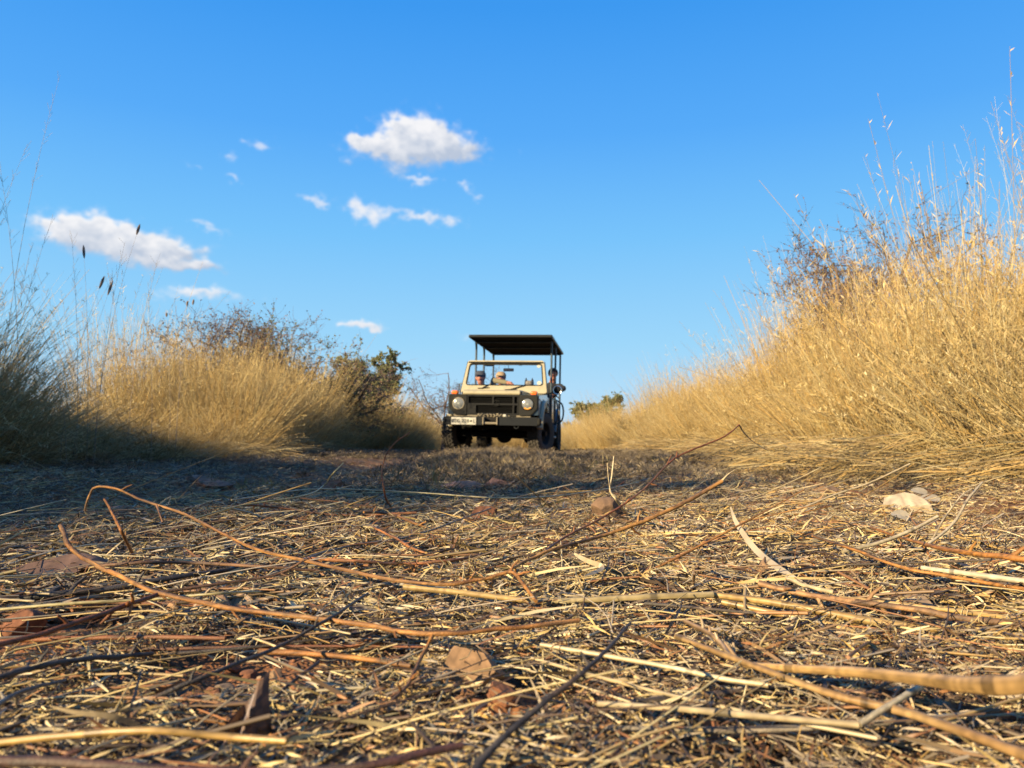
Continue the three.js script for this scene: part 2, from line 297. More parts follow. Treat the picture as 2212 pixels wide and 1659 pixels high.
function bank(side, edge, hgt, z0, z1) {
  const L = [];
  for (let z = z0; z > z1;) {
    const d = Math.abs(z), row = d < 12 ? 0.115 : d < 22 ? 0.17 : 0.3, deep = side > 0 ? (d < 12 ? 3.0 : 3.6) : (d < 7 ? 2.4 : 1.7);
    const nIn = (d < 12 ? 8 : d < 22 ? 6 : 5) - (side < 0 ? (d < 6 ? -2 : 2) : 0);
    for (let k = 0; k < nIn; k++) {
      const q = Math.pow(rnd(), 1.7) * deep, x = edge(z) + side * q, zz = z + rr(-0.5, 0.5) * row * 2, k2 = hgt(zz) * (0.66 + 0.36 * sstep(0, 0.5, q)) * rr(0.8, 1.1) * (0.35 + 1.3 * fbm(x * 1.5, zz * 1.5 + 7, 2));
      const out = -side * (0.22 - 0.16 * sstep(0, 0.6, q)) * rr(0, 1.6), c = rr(0.85, 1.1), g = clamp(fbm(x * 0.6 + 9, zz * 0.6, 2) * 1.4 - 0.3, 0, 1);
      L.push([x, H(x, zz, false) - 0.02, zz, rr(0, 6.28), rr(0.85, 1.2), k2 / 1.3, rr(-0.1, 0.1) + 0.5 * (noise2(x * 2.3 + 50, zz * 2.3) - 0.5), -out + rr(-0.08, 0.08) + 0.4 * (noise2(x * 2.3, zz * 2.3 + 20) - 0.5), new THREE.Color().setRGB(c, c * lerp(0.95, 1.04, g), c * lerp(0.82, 1.1, g))]);
    }
    z -= row;
  }
  return L;
}
rnd = mulberry(31);
scatter('tall_grass', 'tall golden dry grass covering the sunlit bank right of the track', 'grass', grassGeos, dryMat, bank(1, rightEdge, rightH, 1.2, -16), 'grass_tuft');
scatter('tall_grass', 'tall tawny dry grass on the shaded bank below the thorn shrubs', 'grass', grassGeos, dryMat, bank(-1, leftEdge, leftH, 1.5, -16), 'grass_tuft');
{
  const far = [...bank(1, rightEdge, () => 1.2, -16, -60), ...bank(-1, leftEdge, () => 1.15, -16, -60)];
  for (let k = 0; k < 1300; k++) { const near = k > 900, z = near ? -rr(38, 64) : -rr(62, 150), x = near ? rr(-3, 5) : rr(-70, 70); far.push([x, H(x, z, false) - 0.02, z, rr(0, 6.28), 2.2, rr(0.6, 0.95), 0, 0, new THREE.Color(1, 0.95, 0.85)]); }
  scatter('distant_grass', 'dry grass of the plain far behind the safari vehicle', 'grass', farGeos, dryMat, far, 'grass_tuft');
}
// flattened straw at the foot of the banks
{
  const b = (seed) => { const keep = rnd; rnd = mulberry(seed); const q = new Build(); for (let k = 0; k < 60; k++) { const a = rr(-0.6, 0.6) + (rnd() < 0.2 ? 1.4 : 0), L = rr(0.15, 0.5), x = rr(-0.25, 0.25), z = rr(-0.15, 0.15), y = rr(0.0, 0.06), up = rr(-0.06, 0.14), c = tint(pick(STRAW), rr(0.75, 1.2)), pts = []; for (let s = 0; s <= 4; s++) { const t = s / 4 - 0.5; pts.push(V(x + Math.cos(a) * L * t, y + up * t * L + 0.08 * (0.25 - t * t) * L, z + Math.sin(a) * L * t + 0.06 * t * t)); } q.tube(pts, (t) => rr(0.0008, 0.0013) * (1.1 - 0.5 * t), 3, tint(c, rr(0.5, 1)), false); } rnd = keep; return q.geo(); };
  const L = []; rnd = mulberry(77);
  for (let k = 0; k < 620; k++) { const z = -rr(0.6, 15), s = rnd() < 0.93 ? 1 : -1, e = s > 0 ? rightEdge(z) : leftEdge(z), x = e + s * rr(-0.45, 0.6), c = rr(0.85, 1.1); L.push([x, H(x, z) + 0.005, z, rr(-0.5, 0.5) + (rnd() < 0.5 ? 0 : 1.57), rr(0.8, 1.4), rr(0.7, 2.6), rr(-0.2, 0.2), rr(-0.25, 0.25), new THREE.Color(c, c, c)]); }
  scatter('flattened_straw', 'flattened yellow straw lying along the foot of the grass banks', 'straw', [b(1), b(2), b(3)], strawMat, L, 'straw_heap');
}
// short dead grass on the hump and the road
{
  const pal = [[0.22, 0.175, 0.115], [0.17, 0.13, 0.085], [0.33, 0.25, 0.12], [0.13, 0.095, 0.06], [0.26, 0.205, 0.13]];
  const sg = [41, 42, 43, 44].map((s) => tuftGeo(s, { n: 34, h: 0.1, spread: 0.06, lean: 0.75, blades: 26, pal, panicle: 0.3, w: 0.0008 }));
  const L = []; rnd = mulberry(55);
  for (let k = 0; k < 7000; k++) {
    const z = -1.5 - Math.pow(rnd(), 0.8) * 15, x = rr(-2.8, 2.6); if (rnd() < trackness(x, z) * 0.92 || (x < -0.6 && z > -8 && rnd() < 0.6)) continue;
    const hump = Math.exp(-Math.pow((x - roadC(z)) / 0.6, 2)), near = sstep(1.5, 4, -z), c = rr(0.8, 1.1);
    L.push([x, H(x, z) - 0.006, z, rr(0, 6.28), rr(0.7, 1.3) * lerp(0.6, 1.1, near), rr(0.35, 0.9) * lerp(0.35, 1, near) * (0.55 + 0.5 * hump), rr(-0.3, 0.3), rr(-0.3, 0.3), new THREE.Color(c, c, c)]);
  }
  scatter('grass_stubble', 'short grey dead grass stubble on the hump between the ruts', 'grass', sg, dryMat, L, 'stubble_tuft');
}
// single stalks that stand clear against the sky
function stalk(base, L, lean, dir, r, c, head) {
  const b = new Build(), pts = []; for (let s = 0; s <= 10; s++) { const t = s / 10; pts.push(V(Math.cos(dir) * lean * L * t * t, L * t * (1 - 0.08 * lean * t), Math.sin(dir) * lean * L * t * t)); }
  b.tube(pts, (t) => r * (1.15 - 0.85 * t), 4, c, true);
  const g = new THREE.Group(); g.position.copy(base);
  part('stem', b.geo(), dryMat, g);
  const top = pts[10], ax = V(0, 0, 0).subVectors(top, pts[9]).normalize();
  if (head) { const hb = new Build(), hp = []; for (let s = 0; s <= 6; s++) hp.push(top.clone().addScaledVector(ax, -0.004 + head[0] * s / 6)); hb.tube(hp, (t) => Math.max(0.0006, head[1] * Math.pow(Math.sin(Math.PI * clamp(t * 0.94 + 0.05, 0, 1)), 0.6)), 7, head[2], true); part('seed_head', hb.geo(), dryMat, g); }
  else { const hb = new Build(); for (let s = 0; s < 16; s++) { const at = top.clone().addScaledVector(V(0, 0, 0).subVectors(pts[7], top), rnd()), d = V(rr(-1, 1), rr(0.8, 2.2), rr(-1, 1)).normalize().multiplyScalar(rr(0.03, 0.08)); hb.tube([at, at.clone().add(d)], 0.0007, 3, tint(c, rr(0.8, 1.1)), false); } part('seed_head', hb.geo(), dryMat, g).userData.kind = 'stuff'; }
  return g;
}
rnd = mulberry(404);
for (const [px, py, d, lean, dir] of [[1890, 440, 7.4, 0.05, 2], [1930, 355, 7.2, 0.08, 3.2], [1948, 372, 7.0, 0.05, 3], [1975, 400, 6.9, 0.1, 0.5], [2080, 268, 6.2, 0.12, 3.1], [2060, 310, 6.0, 0.16, 3.3], [2130, 250, 5.6, 0.14, 3.2], [2148, 205, 5.4, 0.05, 3.0], [2165, 300, 5.5, 0.1, 3.4], [2180, 215, 5.2, 0.13, 3.2], [2200, 262, 5.0, 0.1, 3.0], [2205, 330, 5.1, 0.2, 0.3], [1850, 470, 7.8, 0.1, 3.1], [1740, 590, 9, 0.1, 3.2], [1600, 660, 10.5, 0.12, 3], [2020, 395, 6.6, 0.14, 3.2]]) {
  const t = P(px, py, d), gy = H(t.x + 0.1, t.z, false), L = (t.y - gy) / (1 - 0.08 * lean), bx = t.x - Math.cos(dir) * lean * L, bz = t.z - Math.sin(dir) * lean * L;
  put(stalk(V(bx, H(bx, bz, false) - 0.01, bz), L, lean, dir, 0.0019, tint(pick(STRAW), rr(0.9, 1.1)), null), 'grass_stalk', 'tall pale grass stalk rising above the golden grass bank against the sky', 'grass stalk', 'stalks above the sunlit bank');
}
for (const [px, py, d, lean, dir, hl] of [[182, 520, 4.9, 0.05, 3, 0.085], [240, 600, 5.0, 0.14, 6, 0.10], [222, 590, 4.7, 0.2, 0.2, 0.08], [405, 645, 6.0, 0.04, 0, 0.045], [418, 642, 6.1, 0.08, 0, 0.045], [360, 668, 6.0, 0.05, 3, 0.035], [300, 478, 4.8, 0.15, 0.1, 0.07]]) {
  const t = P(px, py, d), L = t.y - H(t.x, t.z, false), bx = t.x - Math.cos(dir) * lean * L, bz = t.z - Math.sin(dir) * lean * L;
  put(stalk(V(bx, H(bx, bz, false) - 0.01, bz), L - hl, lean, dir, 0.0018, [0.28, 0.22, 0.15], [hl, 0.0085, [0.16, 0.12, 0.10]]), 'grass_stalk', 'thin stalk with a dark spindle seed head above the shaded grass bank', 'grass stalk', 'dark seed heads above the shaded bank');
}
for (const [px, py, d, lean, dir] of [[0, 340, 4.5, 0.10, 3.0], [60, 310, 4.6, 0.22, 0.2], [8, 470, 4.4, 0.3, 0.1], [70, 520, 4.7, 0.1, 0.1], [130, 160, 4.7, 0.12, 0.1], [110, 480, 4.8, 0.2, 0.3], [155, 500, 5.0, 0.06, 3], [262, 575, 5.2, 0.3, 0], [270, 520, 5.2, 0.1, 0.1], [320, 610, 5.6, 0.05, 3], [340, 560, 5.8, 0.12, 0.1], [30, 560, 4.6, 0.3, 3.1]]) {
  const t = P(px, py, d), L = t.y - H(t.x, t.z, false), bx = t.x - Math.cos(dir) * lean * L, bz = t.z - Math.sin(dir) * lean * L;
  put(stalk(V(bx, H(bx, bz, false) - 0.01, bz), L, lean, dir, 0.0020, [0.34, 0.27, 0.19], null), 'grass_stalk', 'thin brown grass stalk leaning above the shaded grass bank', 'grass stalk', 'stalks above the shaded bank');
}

// small living tufts and weeds on the shaded hump
rnd = mulberry(88);
[[930, 1052, 0.10, 1], [985, 1014, 0.12, 1.3], [1245, 1022, 0.12, 1.2], [1170, 1030, 0.07, 1], [1395, 1000, 0.11, 1], [560, 1030, 0.07, 1], [1060, 1010, 0.09, 1.2]].forEach(([px, py, h, w], i) => {
  const p = G(px, py, 0.02), m = new THREE.Mesh(tuftGeo(700 + i, { n: 30, h, spread: 0.03 * w, lean: 0.7, blades: 26, pal: [[0.36, 0.27, 0.09], [0.30, 0.24, 0.08], [0.42, 0.32, 0.13], [0.22, 0.16, 0.08]], panicle: 0.2, w: 0.0009 }), dryMat);
  m.position.set(p.x, H(p.x, p.z) - 0.004, p.z); put(m, 'grass_tuft', 'small yellowish grass tuft on the shaded hump between the ruts', 'grass tuft', 'tufts on the hump');
});
[[1236, 1066, 975, 0.16], [1400, 1000, 950, 0.1], [1790, 1040, 990, -0.1], [1000, 1078, 1028, 0.2]].forEach(([px, py, top, lean], i) => {
  const p = G(px, py, 0.015), b = new Build(), L = (py - top) / FPX * -p.z * 1.1, pts = []; for (let s = 0; s <= 6; s++) { const t = s / 6; pts.push(V(lean * L * t * (1 + t) + rr(-0.003, 0.003), L * t, rr(-0.004, 0.004))); }
  b.tube(pts, (t) => 0.0011 * (1.1 - 0.6 * t), 4, [0.3, 0.22, 0.13]);
  const g = new THREE.Group(); g.position.set(p.x, H(p.x, p.z) - 0.003, p.z); part('stem', b.geo(), dryMat, g);
  for (let k = 0; k < 6; k++) { const s = 1 + Math.floor(rnd() * 5), q = pts[s], d = V(rr(-1, 1), rr(0.4, 1), rr(-1, 1)).normalize(), e = q.clone().addScaledVector(d, L * rr(0.15, 0.4)); part('side_shoot', new Build().tube([q, q.clone().lerp(e, 0.5).add(V(0, 0.003, 0)), e], (t) => 0.0008 * (1 - 0.5 * t), 3, [0.3, 0.22, 0.13]).geo(), dryMat, g); }
  put(g, 'dry_weed', 'thin dry weed with bare side shoots standing on the track', 'weed', 'dry weeds on the track');
});
// ---------------------------------------------------------------- thorn shrubs and small trees
function grow(b, at, dir, L, r, level, o, ends) {                // a zigzag branch with its side twigs
  const n = level === 0 ? 6 : level === 1 ? 5 : level === 2 ? 4 : 3, pts = [at.clone()], d = dir.clone();
  for (let s = 0; s < n; s++) { d.x += rr(-1, 1) * o.kink; d.y += rr(-1, 1) * o.kink * 0.7 + o.up[level]; d.z += rr(-1, 1) * o.kink; d.normalize(); pts.push(pts[s].clone().addScaledVector(d, L / n)); }
  b.tube(pts, (t) => r * (1 - 0.62 * t), level < 1 ? 7 : level < 2 ? 5 : 3, tint(pick(o.bark), rr(0.75, 1.15)), level < 2);
  if (level >= o.levels) { ends.push([pts, r]); return; }
  const m = o.kids[level];
  for (let k = 0; k < m; k++) {
    const t = level === 0 ? rr(0.3, 1) : rr(0.18, 1), f = t * n, i = Math.min(n - 1, Math.floor(f)), p = pts[i].clone().lerp(pts[i + 1], f - i), ax = V(0, 0, 0).subVectors(pts[i + 1], pts[i]).normalize();
    const q = V(rr(-1, 1), rr(-0.6, 0.9) * o.flat, rr(-1, 1)).normalize(); q.addScaledVector(ax, o.along).normalize();
    grow(b, p, q, L * rr(0.45, 0.78) * o.shrink, Math.max(0.0024, r * (1 - 0.5 * t) * 0.7), level + 1, o, ends);
  }
}
const PURPLE = [[0.15, 0.10, 0.082], [0.11, 0.078, 0.066], [0.19, 0.12, 0.09], [0.09, 0.066, 0.056]];
const GREYB = [[0.20, 0.17, 0.15], [0.14, 0.12, 0.10], [0.26, 0.21, 0.17]];
const GREENL = [[0.19, 0.205, 0.05], [0.24, 0.24, 0.06], [0.14, 0.165, 0.042], [0.26, 0.24, 0.07]];
const BROWNL = [[0.22, 0.10, 0.055], [0.16, 0.09, 0.07], [0.28, 0.16, 0.06]];
function shrub(seed, name, label, category, at, size, { stems = 6, wide = 0.8, trunk = 0, green = 0, brown = 0.25, levels = 3, kids = [6, 6, 6], bark = PURPLE, r = 0.02, flat = 1, leafL = 0.03, group, dens = 1, tw = 0.62, up = [0.06, 0.03, 0, 0] }) {
  const keep = rnd; rnd = mulberry(seed);
  const root = new THREE.Group(); root.position.copy(at); root.rotation.y = rr(0, 6.28);
  const stemB = new Build(), twigB = new Build(), leafB = new Build(), ends = [];
  const o = { kink: 0.34, up, levels, kids, along: 0.55, shrink: 1, bark, flat };
  const start = V(0, -0.03, 0);
  if (trunk) { const top = V(rr(-0.1, 0.1), trunk, rr(-0.1, 0.1)); stemB.tube(smooth([start, V(rr(-0.06, 0.06), trunk * 0.5, rr(-0.06, 0.06)), top], 8), (t) => r * 2 * (1 - 0.35 * t), 9, (t, a) => tint(bark[0], 0.8 + 0.4 * noise2(t * 20, a * 6)), true); start.copy(top); start.y -= 0.02; }
  for (let k = 0; k < stems; k++) {
    const a = k / stems * 6.283 + rr(-0.3, 0.3), d = V(Math.cos(a) * wide * rr(0.3, 1.2), rr(0.7, 1.1), Math.sin(a) * wide * rr(0.3, 1.2)).normalize();
    const s = new Build(), own = []; const L = (size - trunk) * rr(0.62, 0.9);
    // the limb itself goes to the stem mesh, all its twigs to the twig mesh
    const n = 6, pts = [start.clone()], dd = d.clone();
    for (let i = 0; i < n; i++) { dd.x += rr(-1, 1) * 0.3; dd.y += rr(-1, 1) * 0.2 + up[0]; dd.z += rr(-1, 1) * 0.3; dd.normalize(); pts.push(pts[i].clone().addScaledVector(dd, L / n)); }
    stemB.tube(pts, (t) => r * (1 - 0.6 * t), 6, tint(pick(bark), rr(0.8, 1.1)), true);
    for (let j = 0; j < kids[0]; j++) { const t = rr(0.25, 1), f = t * n, i = Math.min(n - 1, Math.floor(f)), p = pts[i].clone().lerp(pts[i + 1], f - i), q = V(rr(-1, 1), rr(-0.5, 0.9) * flat, rr(-1, 1)).normalize(); grow(twigB, p, q, L * rr(0.35, 0.62) * tw, Math.max(0.004, r * 0.55 * (1 - 0.5 * t)), 1, o, ends); }
  }
  for (const [pts] of ends) {
    for (let i = 0; i < pts.length - 1; i++) {
      for (let q = 0; q < 2 * dens; q++) {
        const g = rnd(); if (g > green + brown) continue;
        const cc = g < green ? GREENL : BROWNL, p = pts[i].clone().lerp(pts[i + 1], rnd());
        const m = g < green ? 3 : 1;
        for (let z = 0; z < m; z++) { const dd = V(rr(-1, 1), rr(-0.6, 1), rr(-1, 1)).normalize(), sd = V(dd.y, -dd.z, dd.x).cross(dd).normalize(); leafB.leaf(p, dd, sd, leafL * rr(0.6, 1.3), leafL * 0.34, tint(pick(cc), rr(0.7, 1.25))); }
      }
    }
  }
  part(trunk ? 'trunk' : 'stem', stemB.geo(), barkMat, root);
  const cr = part(trunk ? 'crown' : 'twigs', twigB.geo(), barkMat, root); cr.userData.kind = 'stuff';
  if (leafB.k) part('leaves', leafB.geo(), leafMat, cr).userData.kind = 'stuff';
  rnd = keep;
  return put(root, name, label, category, group);
}
const onG = (px, d) => { const p = P(px, 960, d); return V(p.x, H(p.x, p.z, false) - 0.02, p.z); };
shrub(101, 'thorn_shrub', 'leafless purple-brown thorn shrub rising just behind the tawny grass bank', 'shrub', onG(470, 11), 2.1, { wide: 0.6, brown: 0.3, stems: 9, kids: [9, 7, 6] });
shrub(102, 'thorn_shrub', 'broad dark thorn shrub with a few green leaves beside the leafless purple shrub', 'shrub', onG(680, 14), 2.5, { wide: 0.85, stems: 11, green: 0.16, brown: 0.3, kids: [10, 7, 6], leafL: 0.045, r: 0.028 });
shrub(111, 'thorn_shrub', 'dark brown thorn shrub between the leafless shrub and the broad dark one', 'shrub', onG(575, 12.6), 2.15, { wide: 0.7, stems: 9, green: 0.06, brown: 0.3, kids: [9, 7, 6] });
shrub(103, 'small_tree', 'small round-topped green tree between the dark thorn shrub and the vehicle', 'tree', onG(830, 20), 2.75, { trunk: 1.1, wide: 1.3, stems: 8, green: 0.5, brown: 0.02, bark: GREYB, kids: [7, 6, 5], leafL: 0.055, flat: 0.6, dens: 1.5, tw: 0.5 });
shrub(104, 'thorn_shrub', 'low grey twiggy shrub under the green tree behind the grass', 'shrub', onG(745, 17.5), 1.9, { wide: 0.9, stems: 6, green: 0.12, brown: 0.15, bark: GREYB });
shrub(105, 'bare_tree', 'small bare tree with a thin trunk beside the headlight of the vehicle', 'tree', onG(955, 24), 2.9, { tw: 0.8, trunk: 0.8, wide: 1.1, stems: 6, green: 0.03, brown: 0.2, r: 0.028, kids: [6, 5, 5], leafL: 0.04 });
shrub(106, 'thorn_shrub', 'low olive shrub beside the bare tree at the end of the grass', 'shrub', onG(895, 27), 1.9, { wide: 0.9, stems: 5, green: 0.3, brown: 0.1, kids: [5, 5, 5], leafL: 0.05 });
shrub(107, 'thorn_shrub', 'dark twiggy thorn shrub reaching out over the sunlit golden grass', 'shrub', onG(1850, 8.6), 2.75, { wide: 0.42, stems: 11, green: 0.02, brown: 0.25, kids: [10, 8, 6], r: 0.028, tw: 0.5 });
shrub(108, 'thorn_shrub', 'pale violet twiggy shrub in the tallest golden grass', 'shrub', onG(2130, 7.2), 2.35, { wide: 0.75, stems: 7, green: 0.0, brown: 0.3, bark: [[0.30, 0.22, 0.20], [0.22, 0.16, 0.15]] });
shrub(109, 'thorn_shrub', 'small violet twiggy shrub between the two larger shrubs in golden grass', 'shrub', onG(1985, 8.6), 2.2, { wide: 0.5, stems: 5, green: 0.0, brown: 0.3, bark: [[0.30, 0.22, 0.20], [0.22, 0.16, 0.15]] });
shrub(110, 'small_tree', 'distant round green tree half hidden by the golden grass', 'tree', onG(1292, 40), 3.0, { tw: 0.6, trunk: 0.7, wide: 1.2, stems: 7, green: 0.7, brown: 0, bark: GREYB, kids: [6, 6, 5], leafL: 0.09, flat: 0.6, dens: 2 });
// beside the camera, out of the picture: the bushes whose shade lies across the track
[[-4.6, 1.5, 2.9], [-4.9, 0.0, 3.0], [-4.7, -1.6, 2.9]].forEach(([x, z, s], i) => shrub(120 + i, 'thorn_shrub', 'dense leafy shrub beside the track whose shade falls across it', 'shrub', V(x, H(x, z, false) - 0.02, z), s, { wide: 0.75, stems: 7, green: 0.4, brown: 0.25, kids: [6, 6, 5], leafL: 0.06, dens: 2, tw: 0.85, group: 'shrubs that shade the track' }));
{ // far bush on the plain
  const a = shrub(140, 'distant_shrub', 'low hazy shrub on the plain far behind the safari vehicle', 'shrub', onG(1235, 85), 3.2, { wide: 1.3, stems: 6, green: 0.5, brown: 0.3, kids: [5, 5, 4], leafL: 0.2, bark: GREYB, r: 0.04, group: 'shrubs on the far plain' });
  rnd = mulberry(5);
  for (const [px, d] of [[1190, 95], [1260, 110], [1300, 90], [1150, 120], [1090, 100], [1040, 90], [1000, 80], [930, 85], [1380, 100], [850, 95], [1470, 90], [1220, 130]]) { const c = a.clone(); c.position.copy(onG(px, d)); c.rotation.y = rr(0, 6); c.scale.setScalar(rr(0.7, 1.25)); put(c, 'distant_shrub', a.userData.label, 'shrub', a.userData.group); }
}
// ---------------------------------------------------------------- the safari vehicle. Its own axes: front axle at 0, +z forward, +y up
const font = await new FontLoader().loadAsync('fonts/droid/droid_sans_bold.typeface.json');
const dust = greyTexture(256, (u, v) => { const k = 0.86 + 0.2 * (tfbm(u, v, 6, 5, 21) - 0.5) - 0.16 * sstep(0.6, 0.8, tfbm(u, v, 12, 4, 33)); return k; }, [1.5, 1.5]);
const creamPaint = new THREE.MeshPhysicalMaterial({ color: col(0.44, 0.375, 0.22), map: dust, roughness: 0.5, clearcoat: 0.35, clearcoatRoughness: 0.35 });
const navyPaint = new THREE.MeshPhysicalMaterial({ color: col(0.022, 0.038, 0.055), roughness: 0.28, clearcoat: 0.8, clearcoatRoughness: 0.12 });
const greyPlastic = new THREE.MeshPhysicalMaterial({ specularIntensity: 0.3, color: col(0.022, 0.0215, 0.018), map: dust, roughness: 0.7 });
const blackPlastic = new THREE.MeshPhysicalMaterial({ specularIntensity: 0.3, color: col(0.01, 0.01, 0.01), roughness: 0.6 });
const steel = new THREE.MeshPhysicalMaterial({ specularIntensity: 0.3, color: col(0.016, 0.018, 0.02), map: dust, roughness: 0.55, metalness: 0.25 });
const tanSteel = new THREE.MeshStandardMaterial({ color: col(0.25, 0.205, 0.13), map: dust, roughness: 0.7 });
const postPaint = new THREE.MeshStandardMaterial({ color: col(0.02, 0.035, 0.045), roughness: 0.4 });
const canvasMat = new THREE.MeshPhysicalMaterial({ specularIntensity: 0.3, color: col(0.008, 0.008, 0.008), roughness: 0.95 });
const rubber = new THREE.MeshStandardMaterial({ color: col(0.055, 0.047, 0.036), roughness: 0.9 });
const glass = new THREE.MeshPhysicalMaterial({ color: pure(0.97, 0.985, 0.985), transmission: 1, thickness: 0, roughness: 0.02, ior: 1.5 });
const lampGlass = new THREE.MeshPhysicalMaterial({ color: pure(0.8, 0.82, 0.8), transmission: 0.85, thickness: 0, roughness: 0.2, ior: 1.5 });
const chrome = new THREE.MeshStandardMaterial({ color: pure(0.75, 0.75, 0.73), metalness: 1, roughness: 0.22 });
const reflMat = new THREE.MeshStandardMaterial({ color: pure(0.8, 0.8, 0.78), metalness: 0.4, roughness: 0.5 });
const amber = new THREE.MeshPhysicalMaterial({ color: col(0.85, 0.16, 0.015), roughness: 0.3, clearcoat: 0.5 });
const plateWhite = new THREE.MeshStandardMaterial({ color: col(0.55, 0.52, 0.42), map: dust, roughness: 0.5 });
const ink = new THREE.MeshStandardMaterial({ color: col(0.03, 0.035, 0.03), roughness: 0.6 });
const seatMat = new THREE.MeshStandardMaterial({ color: col(0.09, 0.085, 0.07), roughness: 0.9 });
const chassisMat = new THREE.MeshPhysicalMaterial({ specularIntensity: 0.3, color: col(0.02, 0.018, 0.016), roughness: 0.9 });

const car = new THREE.Group();
car.position.set(-0.245, 0.045, -14.5); car.rotation.set(0, -8 * Math.PI / 180, 0); car.rotateZ(-1.2 * Math.PI / 180);
const box = (w, h, d, x, y, z, r = 0.012) => new RoundedBoxGeometry(w, h, d, 2, Math.min(r, w / 2.01, h / 2.01, d / 2.01)).translate(x, y, z);
const pipe = (pts, r, n = 24, s = 8) => new Build().tube(smooth(pts.map((q) => V(...q)), n), r, s, [1, 1, 1]).geo();
function shapeOf(pts) { const s = new THREE.Shape(); pts.forEach(([x, y], i) => i ? s.lineTo(x, y) : s.moveTo(x, y)); s.closePath(); return s; }
function rounded(path, pts, r) { // a closed outline with rounded corners
  const n = pts.length;
  for (let i = 0; i < n; i++) { const p = new THREE.Vector2(...pts[(i + n - 1) % n]), c = new THREE.Vector2(...pts[i]), q = new THREE.Vector2(...pts[(i + 1) % n]), a = p.clone().sub(c).setLength(r).add(c), b = q.clone().sub(c).setLength(r).add(c); if (i) path.lineTo(a.x, a.y); else path.moveTo(a.x, a.y); path.quadraticCurveTo(c.x, c.y, b.x, b.y); }
  path.closePath(); return path;
}
const extr = (shape, depth, bevel = 0.008) => new THREE.ExtrudeGeometry(shape, { depth, bevelEnabled: bevel > 0, bevelSize: bevel, bevelThickness: bevel, bevelSegments: 2, curveSegments: 20 });

// chassis and running gear
const chassis = part('chassis', mergeGeometries([box(0.09, 0.13, 3.9, -0.42, 0.56, -1.3), box(0.09, 0.13, 3.9, 0.42, 0.56, -1.3), box(0.9, 0.1, 0.1, 0, 0.56, 0.5), box(0.9, 0.1, 0.1, 0, 0.56, -1.2), box(0.9, 0.1, 0.1, 0, 0.56, -3.1), box(0.72, 0.34, 0.9, 0, 0.62, 0.05, 0.04), box(0.42, 0.26, 0.7, 0.02, 0.46, -1.0, 0.05), box(0.5, 0.22, 0.7, -0.28, 0.5, -2.1, 0.04)]), chassisMat, car);
part('cross_member', box(1.3, 0.09, 0.12, 0, 0.48, 0.32, 0.02), chassisMat, chassis);
for (const [z, dx] of [[0, -0.12], [-2.85, 0.02]]) {
  const ax = part('axle', mergeGeometries([new THREE.CylinderGeometry(0.05, 0.05, 1.4, 14).rotateZ(Math.PI / 2).translate(0, 0.38, z), new THREE.SphereGeometry(0.155, 18, 12).scale(1, 1, 0.9).translate(dx + 0.22, 0.36, z)]), chassisMat, car);
  for (const s of [-1, 1]) part('shock_absorber', pipe([[s * 0.52, 0.33, z + 0.08], [s * 0.5, 0.75, z + 0.14]], 0.028, 2), chassisMat, ax);
}
part('steering_rod', pipe([[-0.62, 0.33, 0.2], [0.6, 0.30, 0.2]], 0.016, 2), steel, car);
const wheelProto = new THREE.Group();
{
  const prof = [[0.20, -0.09], [0.22, -0.105], [0.30, -0.118], [0.355, -0.112], [0.372, -0.095], [0.374, 0], [0.372, 0.095], [0.355, 0.112], [0.30, 0.118], [0.22, 0.105], [0.20, 0.09]].map(([x, y]) => new THREE.Vector2(x, y));
  const tyre = part('tyre', new THREE.LatheGeometry(prof, 48).rotateZ(Math.PI / 2), rubber, wheelProto);
  const blocks = []; for (let k = 0; k < 34; k++) for (const [q, o] of [[-0.085, 0], [-0.028, 0.5], [0.028, 0], [0.085, 0.5]]) { const a = (k + o) / 34 * 6.283; blocks.push(new THREE.BoxGeometry(0.044, 0.026, 0.044).rotateY(q > 0 ? 0.5 : -0.5).translate(q, 0.380, 0).rotateX(a)); }
  part('tread', mergeGeometries(blocks), rubber, tyre);
  const rim = part('rim', new THREE.LatheGeometry([[0.0, 0.03], [0.06, 0.035], [0.085, 0.05], [0.1, 0.03], [0.165, 0.01], [0.185, 0.06], [0.205, 0.095], [0.212, 0.08], [0.19, 0.02], [0.19, -0.09], [0.205, -0.09]].map(([x, y]) => new THREE.Vector2(x, y)), 32).rotateZ(-Math.PI / 2), blackPlastic, wheelProto);
  part('hub', new THREE.CylinderGeometry(0.045, 0.05, 0.08, 16).rotateZ(Math.PI / 2).translate(0.06, 0, 0), blackPlastic, rim);
}
for (const [x, z, st] of [[-0.765, 0, -0.34], [0.765, 0, -0.30], [-0.765, -2.85, 0], [0.765, -2.85, 0]]) { const w = wheelProto.clone(); w.name = 'wheel'; w.position.set(x, 0.385, z); w.rotation.y = st + (x < 0 ? Math.PI : 0); car.add(w); }

